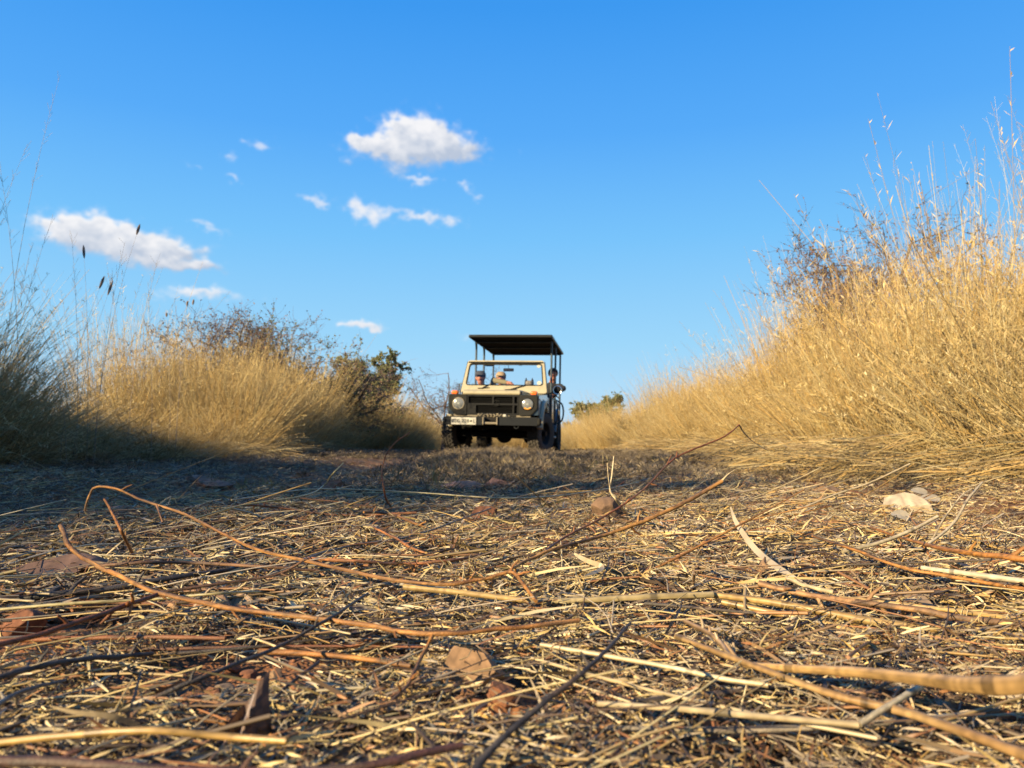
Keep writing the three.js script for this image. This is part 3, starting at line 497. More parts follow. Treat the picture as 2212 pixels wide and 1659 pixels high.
// front wings, bonnet, side tub
for (const s of [-1, 1]) {
  const sh = shapeOf([[0.70, 0.70], [0.70, 1.03], [-0.74, 1.14], [-0.74, 0.44], [-0.56, 0.44], [-0.50, 0.62], [-0.36, 0.82], [-0.16, 0.90], [0.16, 0.90], [0.36, 0.82], [0.46, 0.70]]);
  const wing = part('wing', extr(sh, 0.30, 0.012).rotateY(-Math.PI / 2).translate(s > 0 ? 0.785 : -0.485, 0, 0), navyPaint, car);
  const arch = []; for (let k = 0; k <= 16; k++) { const a = Math.PI * (0.03 + 0.94 * k / 16); arch.push([s * 0.80, 0.42 + Math.sin(a) * 0.50, -0.02 + Math.cos(a) * 0.53]); }
  const fl = new Build(); fl.tube(smooth(arch.map((q) => V(...q)), 36), () => [0.085, 0.03, 0.085, 0.03, 0.085, 0.03, 0.085, 0.03].map((_, i) => Math.abs(Math.cos(i / 8 * 6.283)) * 0.02 + Math.abs(Math.sin(i / 8 * 6.283)) * 0.085), 8, [1, 1, 1]);
  part('wheel_flare', fl.geo(), creamPaint, wing);
  part('crease', box(0.012, 0.03, 1.3, s * 0.803, 0.965, -0.05), navyPaint, wing);
  const lamp = part('turn_signal', box(0.115, 0.075, 0.13, s * 0.70, 1.075, 0.60, 0.03), amber, car); part('lamp_base', box(0.125, 0.018, 0.14, s * 0.70, 1.032, 0.60), blackPlastic, lamp);
  // door and rear tub
  const door = part('door', box(0.05, 0.62, 0.92, s * 0.775, 0.80, -1.22, 0.02), navyPaint, car); part('handle', box(0.025, 0.03, 0.12, s * 0.812, 0.98, -1.55), blackPlastic, door); part('hinge', box(0.03, 0.06, 0.04, s * 0.812, 0.95, -0.80), navyPaint, door);
  const tubSide = part('side_panel', extr(shapeOf([[-1.70, 0.46], [-1.70, 1.12], [-3.55, 1.12], [-3.55, 0.52], [-3.42, 0.52], [-3.33, 0.70], [-3.12, 0.86], [-2.85, 0.90], [-2.58, 0.86], [-2.37, 0.70], [-2.28, 0.46]]), 0.05, 0.008).rotateY(-Math.PI / 2).translate(s > 0 ? 0.80 : -0.75, 0, 0), navyPaint, car);
  const ra = []; for (let k = 0; k <= 16; k++) { const a = Math.PI * (0.03 + 0.94 * k / 16); ra.push([s * 0.81, 0.42 + Math.sin(a) * 0.50, -2.85 + Math.cos(a) * 0.54]); }
  part('wheel_flare', new Build().tube(smooth(ra.map((q) => V(...q)), 30), () => [0, 1, 2, 3, 4, 5, 6, 7].map((i) => Math.abs(Math.cos(i / 8 * 6.283)) * 0.018 + Math.abs(Math.sin(i / 8 * 6.283)) * 0.07), 8, [1, 1, 1]).geo(), navyPaint, tubSide);
  part('door_sill', box(0.10, 0.10, 1.5, s * 0.74, 0.44, -1.38, 0.02), greyPlastic, car);
  part('mud_flap', box(0.26, 0.24, 0.012, s * 0.79, 0.36, -0.62), blackPlastic, car);
  // grab rails outside the rear seats
  part('grab_rail', pipe([[s * 0.84, 0.62, -1.95], [s * 0.985, 0.70, -1.95], [s * 0.99, 1.02, -1.95], [s * 0.86, 1.12, -1.95]], 0.017, 20), postPaint, car);
  part('grab_rail', pipe([[s * 0.82, 0.60, -1.65], [s * 0.90, 0.66, -1.64], [s * 0.90, 1.05, -1.64], [s * 0.82, 1.12, -1.65]], 0.014, 20), postPaint, car);
  if (s > 0) {
  // door mirror
  const mir = part('side_mirror', new THREE.SphereGeometry(0.085, 20, 14).scale(1, 1, 0.45).translate(s * 0.985, 1.235, -0.78), blackPlastic, car);
  part('mirror_rim', new THREE.TorusGeometry(0.078, 0.010, 8, 28).translate(s * 0.985, 1.235, -0.755), chrome, mir); part('mirror_arm', pipe([[s * 0.80, 1.14, -0.72], [s * 0.90, 1.20, -0.77], [s * 0.95, 1.23, -0.78]], 0.012, 8), blackPlastic, mir);
  }
}
for (const s of [-1, 1]) part('side_step', pipe([[s * 0.85, 0.36, -0.85], [s * 0.88, 0.34, -1.4], [s * 0.85, 0.36, -2.0]], 0.025, 10), postPaint, car);
part('tailgate', box(1.56, 0.62, 0.05, 0, 0.81, -3.56, 0.02), navyPaint, car);
part('floor_pan', box(1.48, 0.06, 2.7, 0, 0.63, -2.1), blackPlastic, car);
part('firewall', box(1.46, 0.62, 0.05, 0, 0.86, -0.66), blackPlastic, car);
{ // bonnet: domed sheet with a thick rounded front lip
  const pts = [[0.70, 1.040], [0.715, 1.062], [0.70, 1.098], [0.62, 1.112], [0.1, 1.135], [-0.52, 1.155], [-0.52, 1.10], [0.66, 1.035]];
  const bonnet = part('bonnet', extr(rounded(new THREE.Shape(), pts, 0.012), 0.98, 0.014).rotateY(-Math.PI / 2).translate(0.455, 0, 0), creamPaint, car);
  part('bonnet_seam', box(0.985, 0.008, 0.008, -0.035, 1.034, 0.715, 0.003), blackPlastic, bonnet);
  part('bonnet_catch', box(0.035, 0.05, 0.05, 0.475, 1.07, 0.66), greyPlastic, bonnet); part('bonnet_catch', box(0.035, 0.05, 0.05, -0.545, 1.07, 0.66), greyPlastic, bonnet);
  part('cowl', box(1.58, 0.05, 0.26, 0, 1.13, -0.60), creamPaint, car);
}
// front: headlamp panels, grille, bumper
for (const s of [-1, 1]) {
  const X = (x) => s * x, out = [[X(0.468), 1.025], [X(0.765), 1.025], [X(0.765), 0.80], [X(0.66), 0.69], [X(0.468), 0.68]];
  if (s < 0) out.reverse();
  const pan = part('headlamp_panel', extr(rounded(new THREE.Shape(), out, 0.03), 0.035, 0.012).translate(0, 0, 0.70), greyPlastic, car);
  const lamp = new THREE.Group(); lamp.name = 'headlight'; lamp.position.set(s * 0.605, 0.875, 0.748); car.add(lamp);
  part('lamp_ring', new THREE.TorusGeometry(0.098, 0.013, 10, 36), s < 0 ? tanSteel : steel, lamp);
  part('reflector', new THREE.LatheGeometry([[0.0, -0.045], [0.04, -0.04], [0.075, -0.02], [0.095, 0.004]].map(([x, y]) => new THREE.Vector2(x, y)), 28).rotateX(Math.PI / 2), reflMat, lamp);
  part('bulb', new THREE.SphereGeometry(0.022, 12, 8).translate(0, 0, -0.012), plateWhite, lamp);
  const ln = new THREE.SphereGeometry(0.26, 32, 16, 0, 6.2832, 0, 0.375).rotateX(Math.PI / 2).translate(0, 0, -0.242 + 0.012); part('lens', ln, lampGlass, lamp);
  const ribs = []; for (let k = -3; k <= 3; k++) ribs.push(box(0.004, 2 * Math.sqrt(0.09 * 0.09 - k * k * 0.024 * 0.024), 0.004, k * 0.024, 0, 0.016, 0.001)); part('lens_ribs', mergeGeometries(ribs), lampGlass, lamp);
  if (s > 0) part('parking_lamp', new THREE.TorusGeometry(0.082, 0.014, 8, 20, 1.5).rotateZ(-2.3).translate(0, 0, 0.012), new THREE.MeshPhysicalMaterial({ color: col(0.8, 0.35, 0.05), roughness: 0.35 }), lamp);
}
{
  const g = new THREE.Group(); g.name = 'grille'; car.add(g);
  part('backing', box(0.90, 0.34, 0.02, -0.005, 0.86, 0.64), chassisMat, g);
  const fr = rounded(new THREE.Shape(), [[-0.46, 0.69], [0.45, 0.69], [0.45, 1.028], [-0.46, 1.028]], 0.012);
  for (const h of [[-0.435, 0.885, -0.01, 1.005], [0.012, 0.885, 0.345, 1.005], [0.37, 0.885, 0.43, 1.005], [-0.30, 0.71, 0.345, 0.855], [0.37, 0.71, 0.43, 0.855]]) fr.holes.push(rounded(new THREE.Path(), [[h[0], h[1]], [h[0], h[3]], [h[2], h[3]], [h[2], h[1]]], 0.008));
  part('grille_frame', extr(fr, 0.025, 0.004).translate(0, 0, 0.705), new THREE.MeshPhysicalMaterial({ specularIntensity: 0.3, color: col(0.013, 0.013, 0.012), map: dust, roughness: 0.6 }), g);
  for (let k = 0; k < 11; k++) part('slat', new THREE.BoxGeometry(0.87, 0.007, 0.03).rotateX(0.35).translate(-0.005, 0.725 + k * 0.027, 0.69), blackPlastic, g);
  const em = part('emblem', new THREE.TorusGeometry(0.052, 0.005, 8, 30).translate(0.06, 0.89, 0.738), greyPlastic, g);
  for (let k = 0; k < 3; k++) part('emblem_spoke', box(0.007, 0.05, 0.005, 0, 0.026, 0, 0.002).rotateZ(k * 2.0944).translate(0.06, 0.89, 0.738), greyPlastic, em);
}
{
  const prof = shapeOf([[-0.06, -0.065], [0.06, -0.065], [0.075, -0.03], [0.075, 0.04], [0.06, 0.065], [-0.06, 0.065]]);
  const bar = (x0, x1) => extr(prof, x1 - x0, 0.006).rotateY(Math.PI / 2).rotateX(0).translate(x0, 0.575, 0.82);
  const bumper = part('bumper', mergeGeometries([bar(-0.79, -0.16), bar(0.13, 0.79)]), steel, car);
  for (const s of [-1, 1]) part('bumper_end', box(0.07, 0.13, 0.20, s * 0.815, 0.575, 0.79, 0.03), greyPlastic, bumper);
  const w = new THREE.Group(); w.name = 'winch'; car.add(w);
  part('bracket', box(0.026, 0.14, 0.16, -0.136, 0.575, 0.84), tanSteel, w); part('bracket', box(0.026, 0.14, 0.16, 0.105, 0.575, 0.84), tanSteel, w);
  part('roller', new THREE.CylinderGeometry(0.022, 0.022, 0.21, 14).rotateZ(Math.PI / 2).translate(-0.015, 0.535, 0.87), tanSteel, w);
  part('drum', new THREE.CylinderGeometry(0.045, 0.045, 0.22, 16).rotateZ(Math.PI / 2).translate(-0.015, 0.60, 0.76), chassisMat, w);
  const rope = new Build(); for (let k = 0; k < 9; k++) { const pts = []; for (let i = 0; i <= 12; i++) { const a = i / 12 * 6.283; pts.push(V(-0.24 + k * 0.055 + 0.02 * Math.sin(a * 2 + k), 0.672 + 0.022 * Math.cos(a) + 0.008 * Math.sin(k * 2.3), 0.77 + 0.035 * Math.sin(a))); } rope.tube(pts, 0.010, 6, [1, 1, 1], false); }
  part('rope_coil', rope.geo(), tanSteel, w);
  part('hook', mergeGeometries([pipe([[0.40, 0.505, 0.84], [0.40, 0.47, 0.85], [0.43, 0.45, 0.855], [0.465, 0.47, 0.85], [0.465, 0.505, 0.84]], 0.011, 14)]), steel, bumper);
  part('clamp', box(0.055, 0.045, 0.03, 0.22, 0.672, 0.80), plateWhite, bumper); part('clamp', box(0.12, 0.035, 0.03, 0.36, 0.668, 0.80), greyPlastic, bumper);
  part('front_apron', box(1.36, 0.05, 0.04, -0.02, 0.668, 0.70), tanSteel, car);
  // number plate: dark letters on dusty white
  const plate = part('number_plate', box(0.436, 0.126, 0.006, -0.476, 0.567, 0.906, 0.003), plateWhite, car);
  const word = (t, size, x, y, m) => { const g = new TextGeometry(t, { font, size, depth: 0.003, curveSegments: 4 }); g.computeBoundingBox(); const b = g.boundingBox; g.translate(x - (b.min.x + b.max.x) / 2, y - (b.min.y + b.max.y) / 2, 0.909); part('lettering', g, m, plate); };
  word('BSG', 0.058, -0.612, 0.567, ink); word('228', 0.058, -0.443, 0.567, ink); word('L', 0.058, -0.288, 0.567, ink);
  part('crest', new THREE.CylinderGeometry(0.016, 0.016, 0.003, 16).rotateX(Math.PI / 2).scale(1.3, 1, 1).translate(-0.345, 0.567, 0.910), greyPlastic, plate);
}
{ // windscreen: a leaning frame with a rounded opening
  const y0 = 1.135, y1 = 1.765, lean = Math.atan2(0.22, y1 - y0), h = (y1 - y0) / Math.cos(lean);
  const sh = rounded(new THREE.Shape(), [[-0.815, 0], [0.815, 0], [0.725, h], [-0.725, h]], 0.05);
  const hole = [[-0.735, 0.155], [0.735, 0.155], [0.690, h - 0.062], [-0.690, h - 0.062]];
  sh.holes.push(rounded(new THREE.Path(), [...hole].reverse(), 0.06));
  const place = (g) => g.rotateX(-lean).translate(0, y0, -0.49);
  const f = part('windscreen_frame', place(extr(sh, 0.045, 0.008)), creamPaint, car);
  part('glass', place(new THREE.ShapeGeometry(rounded(new THREE.Shape(), hole.map(([x, y]) => [x * 1.008, y]), 0.06), 10).translate(0, 0, 0.024)), glass, f);
  const sealPts = rounded(new THREE.Path(), hole, 0.06).getPoints(8).map((q) => V(q.x, q.y, 0.052)); sealPts.push(sealPts[0].clone());
  part('seal', place(new Build().tube(sealPts, 0.011, 6, [1, 1, 1], false).geo()), blackPlastic, f);
  part('header_strip', place(box(1.44, 0.022, 0.03, 0, h - 0.042, 0.062)), greyPlastic, f);
  for (const s of [-1, 1]) part('frame_edge', place(box(0.012, h * 0.98, 0.05, 0, 0, 0).rotateZ(s * Math.atan2(0.09, h)).translate(s * 0.787, h / 2, 0.01)), postPaint, f);
  for (const [x0, x1, ya, yb] of [[-0.42, -0.30, 0.075, 0.155], [0.10, 0.40, 0.05, 0.15]]) part('wiper', place(mergeGeometries([pipe([[x0, ya, 0.07], [(x0 + x1) / 2, (ya + yb) / 2, 0.075], [x1, yb, 0.07]], 0.010, 6, 6), pipe([[x0 - 0.08, ya + 0.004, 0.068], [x0 + 0.14, ya + 0.02, 0.068]], 0.008, 6, 6)])), blackPlastic, f);
  part('licence_disc', place(new THREE.CylinderGeometry(0.042, 0.042, 0.002, 24).rotateX(Math.PI / 2).translate(0.66, 0.215, 0.03)), plateWhite, f);
  part('sticker', place(new THREE.CylinderGeometry(0.036, 0.036, 0.002, 24).rotateX(Math.PI / 2).scale(1, 0.8, 1).translate(0.635, h - 0.105, 0.03)), plateWhite, f);
  const mir = part('rear_view_mirror', box(0.205, 0.062, 0.03, 0.04, 1.615, -0.76, 0.025), blackPlastic, car); part('mirror_stalk', pipe([[0.04, 1.64, -0.75], [0.04, 1.74, -0.72]], 0.006, 3, 6), blackPlastic, mir);
  part('sun_visor_clip', box(0.16, 0.035, 0.05, -0.34, 1.70, -0.76), blackPlastic, car); part('sun_visor_clip', box(0.06, 0.03, 0.05, 0.27, 1.715, -0.76), blackPlastic, car);
}
{ // cabin
  part('dashboard', box(1.46, 0.16, 0.26, 0, 1.235, -0.72, 0.03), blackPlastic, car);
  const sw = part('steering_wheel', new THREE.TorusGeometry(0.19, 0.016, 10, 36).rotateX(-0.45).translate(-0.42, 1.16, -0.98), blackPlastic, car); part('steering_column', pipe([[-0.42, 1.15, -0.97], [-0.42, 1.02, -0.74]], 0.022, 3), blackPlastic, sw);
  for (const x of [-0.42, 0.42]) { const s = part('seat', box(0.5, 0.16, 0.5, x, 0.80, -1.32, 0.05), seatMat, car); part('backrest', box(0.48, 0.52, 0.12, 0, 0, 0, 0.05).rotateX(0.15).translate(x, 1.08, -1.62), seatMat, s); }
  for (const z of [-2.35, -3.1]) { const s = part('bench', box(1.3, 0.14, 0.45, 0, 0.95, z, 0.04), seatMat, car); part('bench_back', box(1.3, 0.34, 0.1, 0, 1.2, z - 0.24, 0.04), seatMat, s); part('bench_frame', box(1.2, 0.22, 0.36, 0, 0.77, z, 0.02), postPaint, s); }
  // posts and roof canopy
  const can = part('canopy', box(1.60, 0.045, 2.80, 0.062, 2.262, -2.13, 0.015), canvasMat, car);
  part('front_edge', box(1.605, 0.05, 0.03, 0.062, 2.268, -0.735), new THREE.MeshPhysicalMaterial({ specularIntensity: 0.3, color: col(0.03, 0.03, 0.027), roughness: 0.9 }), can);
  for (const s of [-1, 1]) part('side_edge', box(0.03, 0.05, 2.8, 0.062 + s * 0.802, 2.264, -2.13), postPaint, can);
  for (const z of [-1.3, -2.2, -3.4]) part('roof_bow', box(1.56, 0.03, 0.04, 0.062, 2.224, z), postPaint, can);
  for (const s of [-1, 1]) for (const z of [-1.3, -2.2, -3.42]) { const x = s < 0 ? -0.70 : 0.815; const p = part('roof_post', pipe([[x, 0.62, z], [x, 2.25, z]], 0.021, 2, 10), postPaint, car); part('post_brace', pipe([[x, 2.06, z], [x, 2.24, z + 0.14]], 0.012, 2, 8), postPaint, p); }
  for (const s of [-1, 1]) part('waist_rail', pipe([[s < 0 ? -0.70 : 0.815, 1.24, -1.3], [s < 0 ? -0.70 : 0.815, 1.24, -3.42]], 0.016, 4), postPaint, car);
}
put(car, 'safari_vehicle', 'cream open safari vehicle with dark roof canopy driving down the bush track', 'vehicle');
car.updateMatrixWorld(true);

// ---------------------------------------------------------------- the people in it
const seg = (p, a, b, ra, rb) => { const bx = b[0] - a[0], by = b[1] - a[1], bz = b[2] - a[2], px = p[0] - a[0], py = p[1] - a[1], pz = p[2] - a[2], t = clamp((px * bx + py * by + pz * bz) / (bx * bx + by * by + bz * bz + 1e-9), 0, 1); return Math.hypot(px - bx * t, py - by * t, pz - bz * t) - lerp(ra, rb, t); };
const smin = (a, b, k) => { const h = clamp(0.5 + 0.5 * (b - a) / k, 0, 1); return lerp(b, a, h) - k * h * (1 - h); };
function field(bones, c, half, res, k = 0.03) {
  const mc = new MarchingCubes(res, new THREE.MeshBasicMaterial(), false, false, 60000); mc.isolation = 0;
  const hs = res / 2;
  for (let z = 0; z < res; z++) for (let y = 0; y < res; y++) for (let x = 0; x < res; x++) { const p = [c[0] + (x - hs) / hs * half, c[1] + (y - hs) / hs * half, c[2] + (z - hs) / hs * half]; let d = 9; for (const [a, b, ra, rb] of bones) d = smin(d, seg(p, a, b, ra, rb), k); mc.field[x + y * res + z * res * res] = -d; }
  mc.update();
  const g = new THREE.BufferGeometry(), n = mc.count; g.setAttribute('position', new THREE.BufferAttribute(mc.positionArray.slice(0, n * 3), 3)); g.setAttribute('normal', new THREE.BufferAttribute(mc.normalArray.slice(0, n * 3), 3));
  g.scale(half, half, half).translate(...c); g.deleteAttribute('normal'); g.computeVertexNormals(); return g;
}
const skinMat = new THREE.MeshPhysicalMaterial({ color: col(0.42, 0.17, 0.095), roughness: 0.6 });
const cloth = (r, g, b) => new THREE.MeshStandardMaterial({ color: col(r, g, b), roughness: 0.92 });
const hairMat = cloth(0.03, 0.022, 0.018), eyeMat = cloth(0.02, 0.02, 0.02);
function person(label, seat, head, { lean = [0, 0], arms, shirt, trousers, hat, hair = true }) {
  const g = new THREE.Group(); g.position.copy(car.localToWorld(V(seat[0], seat[1], seat[2]))); g.quaternion.copy(car.quaternion);
  const L = (q) => [q[0] - seat[0], q[1] - seat[1], q[2] - seat[2]];
  const hd = L(head), sh = [hd[0] * 0.8, hd[1] - 0.27, hd[2] - 0.03], hip = [0, 0.11, -0.02], chest = [lerp(hip[0], sh[0], 0.65), lerp(hip[1], sh[1], 0.65), lerp(hip[2], sh[2], 0.65)];
  const S = (s) => [sh[0] + s * 0.185, sh[1] - 0.01, sh[2]];
  const skin = [[[hd[0], hd[1] + 0.025, hd[2] - 0.012], [hd[0], hd[1] - 0.005, hd[2]], 0.088, 0.084], [[hd[0], hd[1] - 0.02, hd[2] + 0.012], [hd[0], hd[1] - 0.092, hd[2] + 0.028], 0.07, 0.042], [[hd[0], hd[1] - 0.08, hd[2] - 0.02], [sh[0], sh[1] + 0.03, sh[2]], 0.052, 0.062], [[hd[0], hd[1] - 0.002, hd[2] + 0.084], [hd[0], hd[1] - 0.034, hd[2] + 0.104], 0.011, 0.017], [[hd[0] - 0.086, hd[1] + 0.01, hd[2] - 0.01], [hd[0] - 0.088, hd[1] - 0.03, hd[2] - 0.004], 0.016, 0.011], [[hd[0] + 0.086, hd[1] + 0.01, hd[2] - 0.01], [hd[0] + 0.088, hd[1] - 0.03, hd[2] - 0.004], 0.016, 0.011]];
  const bodyBones = [[sh, chest, 0.09, 0.12], [chest, hip, 0.125, 0.135], [S(-1), S(1), 0.06, 0.06], [[chest[0] - 0.07, chest[1], chest[2]], [chest[0] + 0.07, chest[1], chest[2]], 0.11, 0.11]], cl = bodyBones.map(([a, b, x, y]) => [a, b, x + 0.014, y + 0.014]), hands = [];
  arms.forEach(([el, ha], i) => {
    const s = i ? 1 : -1, e = L(el), h = L(ha), d = [h[0] - e[0], h[1] - e[1], h[2] - e[2]], dl = Math.hypot(...d), u = d.map((q) => q / dl), pal = [h[0] + u[0] * 0.06, h[1] + u[1] * 0.06, h[2] + u[2] * 0.06];
    bodyBones.push([S(s), e, 0.05, 0.04], [e, h, 0.04, 0.028], [h, pal, 0.03, 0.034]); cl.push([S(s), e, 0.066, 0.055], [e, [lerp(e[0], h[0], 0.85), lerp(e[1], h[1], 0.85), lerp(e[2], h[2], 0.85)], 0.055, 0.044]);
    hands.push([h, pal, u, s]);
  });
  for (const s of [-1, 1]) bodyBones.push([[s * 0.09, 0.09, 0.02], [s * 0.12, 0.12, 0.42], 0.085, 0.062], [[s * 0.12, 0.12, 0.42], [s * 0.12, -0.16, 0.50], 0.058, 0.045]);
  const c = [0, 0.34, 0.1], bodyG = field([...bodyBones, ...skin], c, 0.66, 64), headG = field(skin, [hd[0], hd[1] - 0.03, hd[2]], 0.17, 44, 0.018);
  const handG = hands.map(([h, pal, u, s]) => { const side = V(u[2], 0, -u[0]).normalize(), dn = V(0, -1, 0), U = V(...u), b = [[h, pal, 0.026, 0.032]]; for (let f = 0; f < 4; f++) { const o = side.clone().multiplyScalar((f - 1.5) * 0.02), k = V(...pal).add(o).addScaledVector(U, 0.022), m = k.clone().addScaledVector(U, 0.034 - Math.abs(f - 1.4) * 0.004).addScaledVector(dn, 0.012), e = m.clone().addScaledVector(U, 0.014).addScaledVector(dn, 0.028); b.push([k.toArray(), m.toArray(), 0.0095, 0.009], [m.toArray(), e.toArray(), 0.009, 0.008]); } const t0 = V(...h).addScaledVector(U, 0.02).addScaledVector(side, s * -0.03), t1 = t0.clone().addScaledVector(U, 0.035).addScaledVector(side, s * -0.022).addScaledVector(dn, 0.02); b.push([t0.toArray(), t1.toArray(), 0.012, 0.009]); return field(b, [pal[0] + u[0] * 0.02, pal[1] - 0.015, pal[2] + u[2] * 0.02], 0.12, 48, 0.006); });
  const body = part('body', mergeGeometries([bodyG, headG, ...handG]), skinMat, g);
  for (const s of [-1, 1]) part('eye', new THREE.SphereGeometry(0.011, 10, 8).translate(hd[0] + s * 0.033, hd[1] + 0.004, hd[2] + 0.077), eyeMat, body);
  part('mouth', box(0.045, 0.009, 0.012, hd[0], hd[1] - 0.066, hd[2] + 0.082, 0.004), cloth(0.3, 0.08, 0.06), body);
  part('shirt', field(cl, c, 0.66, 72), shirt, g);
  part('trousers', field([-1, 1].flatMap((s) => [[[s * 0.09, 0.09, 0.02], [s * 0.12, 0.12, 0.42], 0.10, 0.076], [[s * 0.12, 0.12, 0.42], [s * 0.12, -0.17, 0.50], 0.072, 0.06]]), [0, 0.02, 0.22], 0.45, 48), trousers, g);
  if (hair) { const hg = new THREE.SphereGeometry(0.106, 22, 14, 0, 6.2832, 0, 1.75).rotateX(-0.42).translate(hd[0], hd[1] + 0.018, hd[2] - 0.016); const pp = hg.attributes.position; for (let i = 0; i < pp.count; i++) { const k = 1 + 0.05 * (hash2(i, 3) - 0.5); pp.setXYZ(i, (pp.getX(i) - hd[0]) * k + hd[0], (pp.getY(i) - hd[1]) * k + hd[1], (pp.getZ(i) - hd[2]) * k + hd[2]); } hg.computeVertexNormals(); part('hair', hg, hairMat, g); }
  if (hat) { const pr = hat.brim ? [[0.0, 0.13], [0.06, 0.128], [0.095, 0.11], [0.108, 0.055], [0.112, 0.03], [0.15, 0.022], [0.185, 0.03]] : [[0.0, 0.125], [0.06, 0.12], [0.098, 0.085], [0.112, 0.03], [0.114, 0.01]]; const hm = part('hat', new THREE.LatheGeometry(pr.map(([x, y]) => new THREE.Vector2(x, y)), 28).rotateX(0.12).translate(hd[0], hd[1] + 0.012, hd[2] - 0.005), hat.m, g); if (!hat.brim) part('peak', box(0.14, 0.012, 0.09, hd[0], hd[1] + 0.04, hd[2] + 0.13, 0.005), hat.m, hm); }
  put(g, 'person', label, 'person', null); return g;
}
person('person in khaki shirt and dark cap at the steering wheel behind the windscreen', [-0.45, 0.87, -1.34], [-0.60, 1.51, -1.27], { arms: [[[-0.72, 1.13, -1.12], [-0.60, 1.17, -0.96]], [[-0.30, 1.44, -1.12], [0.035, 1.37, -0.84]]], shirt: cloth(0.20, 0.16, 0.075), trousers: cloth(0.1, 0.09, 0.06), hat: { m: cloth(0.045, 0.045, 0.05) } });
person('person in tan brimless hat and dark jacket on the rear bench', [-0.32, 1.02, -2.30], [-0.335, 1.585, -2.22], { arms: [[[-0.56, 1.18, -2.02], [-0.44, 1.06, -1.80]], [[-0.10, 1.20, -2.02], [-0.14, 1.07, -1.80]]], shirt: cloth(0.035, 0.033, 0.03), trousers: cloth(0.08, 0.07, 0.05), hat: { m: cloth(0.36, 0.25, 0.14) } });
person('person with dark hair and black jacket leaning out beside the windscreen', [0.60, 1.02, -2.30], [0.775, 1.675, -2.12], { arms: [[[0.42, 1.22, -2.02], [0.44, 1.07, -1.80]], [[1.00, 1.36, -1.98], [0.86, 1.25, -1.80]]], shirt: cloth(0.018, 0.018, 0.02), trousers: cloth(0.04, 0.045, 0.06) });
{ // bundle on the dashboard
  const g = new THREE.Group(); g.position.copy(car.localToWorld(V(0.44, 1.316, -0.74))); g.quaternion.copy(car.quaternion);
  const lump = new THREE.IcosahedronGeometry(0.06, 4), p = lump.attributes.position; for (let i = 0; i < p.count; i++) { const k = 1 + 0.3 * (noise2(p.getX(i) * 60 + 9, p.getY(i) * 60 + p.getZ(i) * 45) - 0.5); p.setXYZ(i, p.getX(i) * k * 1.1, p.getY(i) * k * 0.85 + 0.046, p.getZ(i) * k); } lump.computeVertexNormals();
  part('wrap', lump, cloth(0.26, 0.22, 0.17), g);
  for (const x of [-0.055, 0.065]) part('peak', new THREE.LatheGeometry([[0.0, 0.155], [0.012, 0.13], [0.024, 0.09], [0.03, 0.05], [0.03, 0.0], [0, 0]].map(([a, b]) => new THREE.Vector2(a, b)), 14).translate(x, 0, -0.01), cloth(0.02, 0.025, 0.03), g);
  put(g, 'bundle', 'grey bundle with two dark upright points on the dashboard', 'bundle');
}
// ---------------------------------------------------------------- litter of the foreground
const warm = (p) => p.map((c) => [c[0] * 0.8, c[1] * 0.77, c[2] * 0.68]);
const RUST = warm([[0.40, 0.145, 0.045], [0.46, 0.19, 0.06], [0.32, 0.11, 0.04]]), OCHRE = warm([[0.50, 0.225, 0.05], [0.55, 0.275, 0.075], [0.40, 0.165, 0.04]]), BROWN = warm([[0.24, 0.12, 0.055], [0.30, 0.15, 0.06]]), DARKT = warm([[0.085, 0.07, 0.06], [0.12, 0.095, 0.075]]), PALE = warm([[0.72, 0.60, 0.40], [0.66, 0.52, 0.31], [0.74, 0.63, 0.42]]), REED = warm([[0.58, 0.37, 0.12], [0.50, 0.32, 0.115], [0.62, 0.43, 0.18]]), GREY = warm([[0.40, 0.34, 0.27], [0.34, 0.28, 0.21]]);
function lie(px, py, lift) { let y = lift; let v = G(px, py, y); for (let i = 0; i < 12; i++) { const h = clamp(H(v.x, v.z) + lift, -0.08, EYE - 0.012); y = lerp(y, h, 0.6); v = G(px, py, y); if (-v.z > 16) break; } return v; }
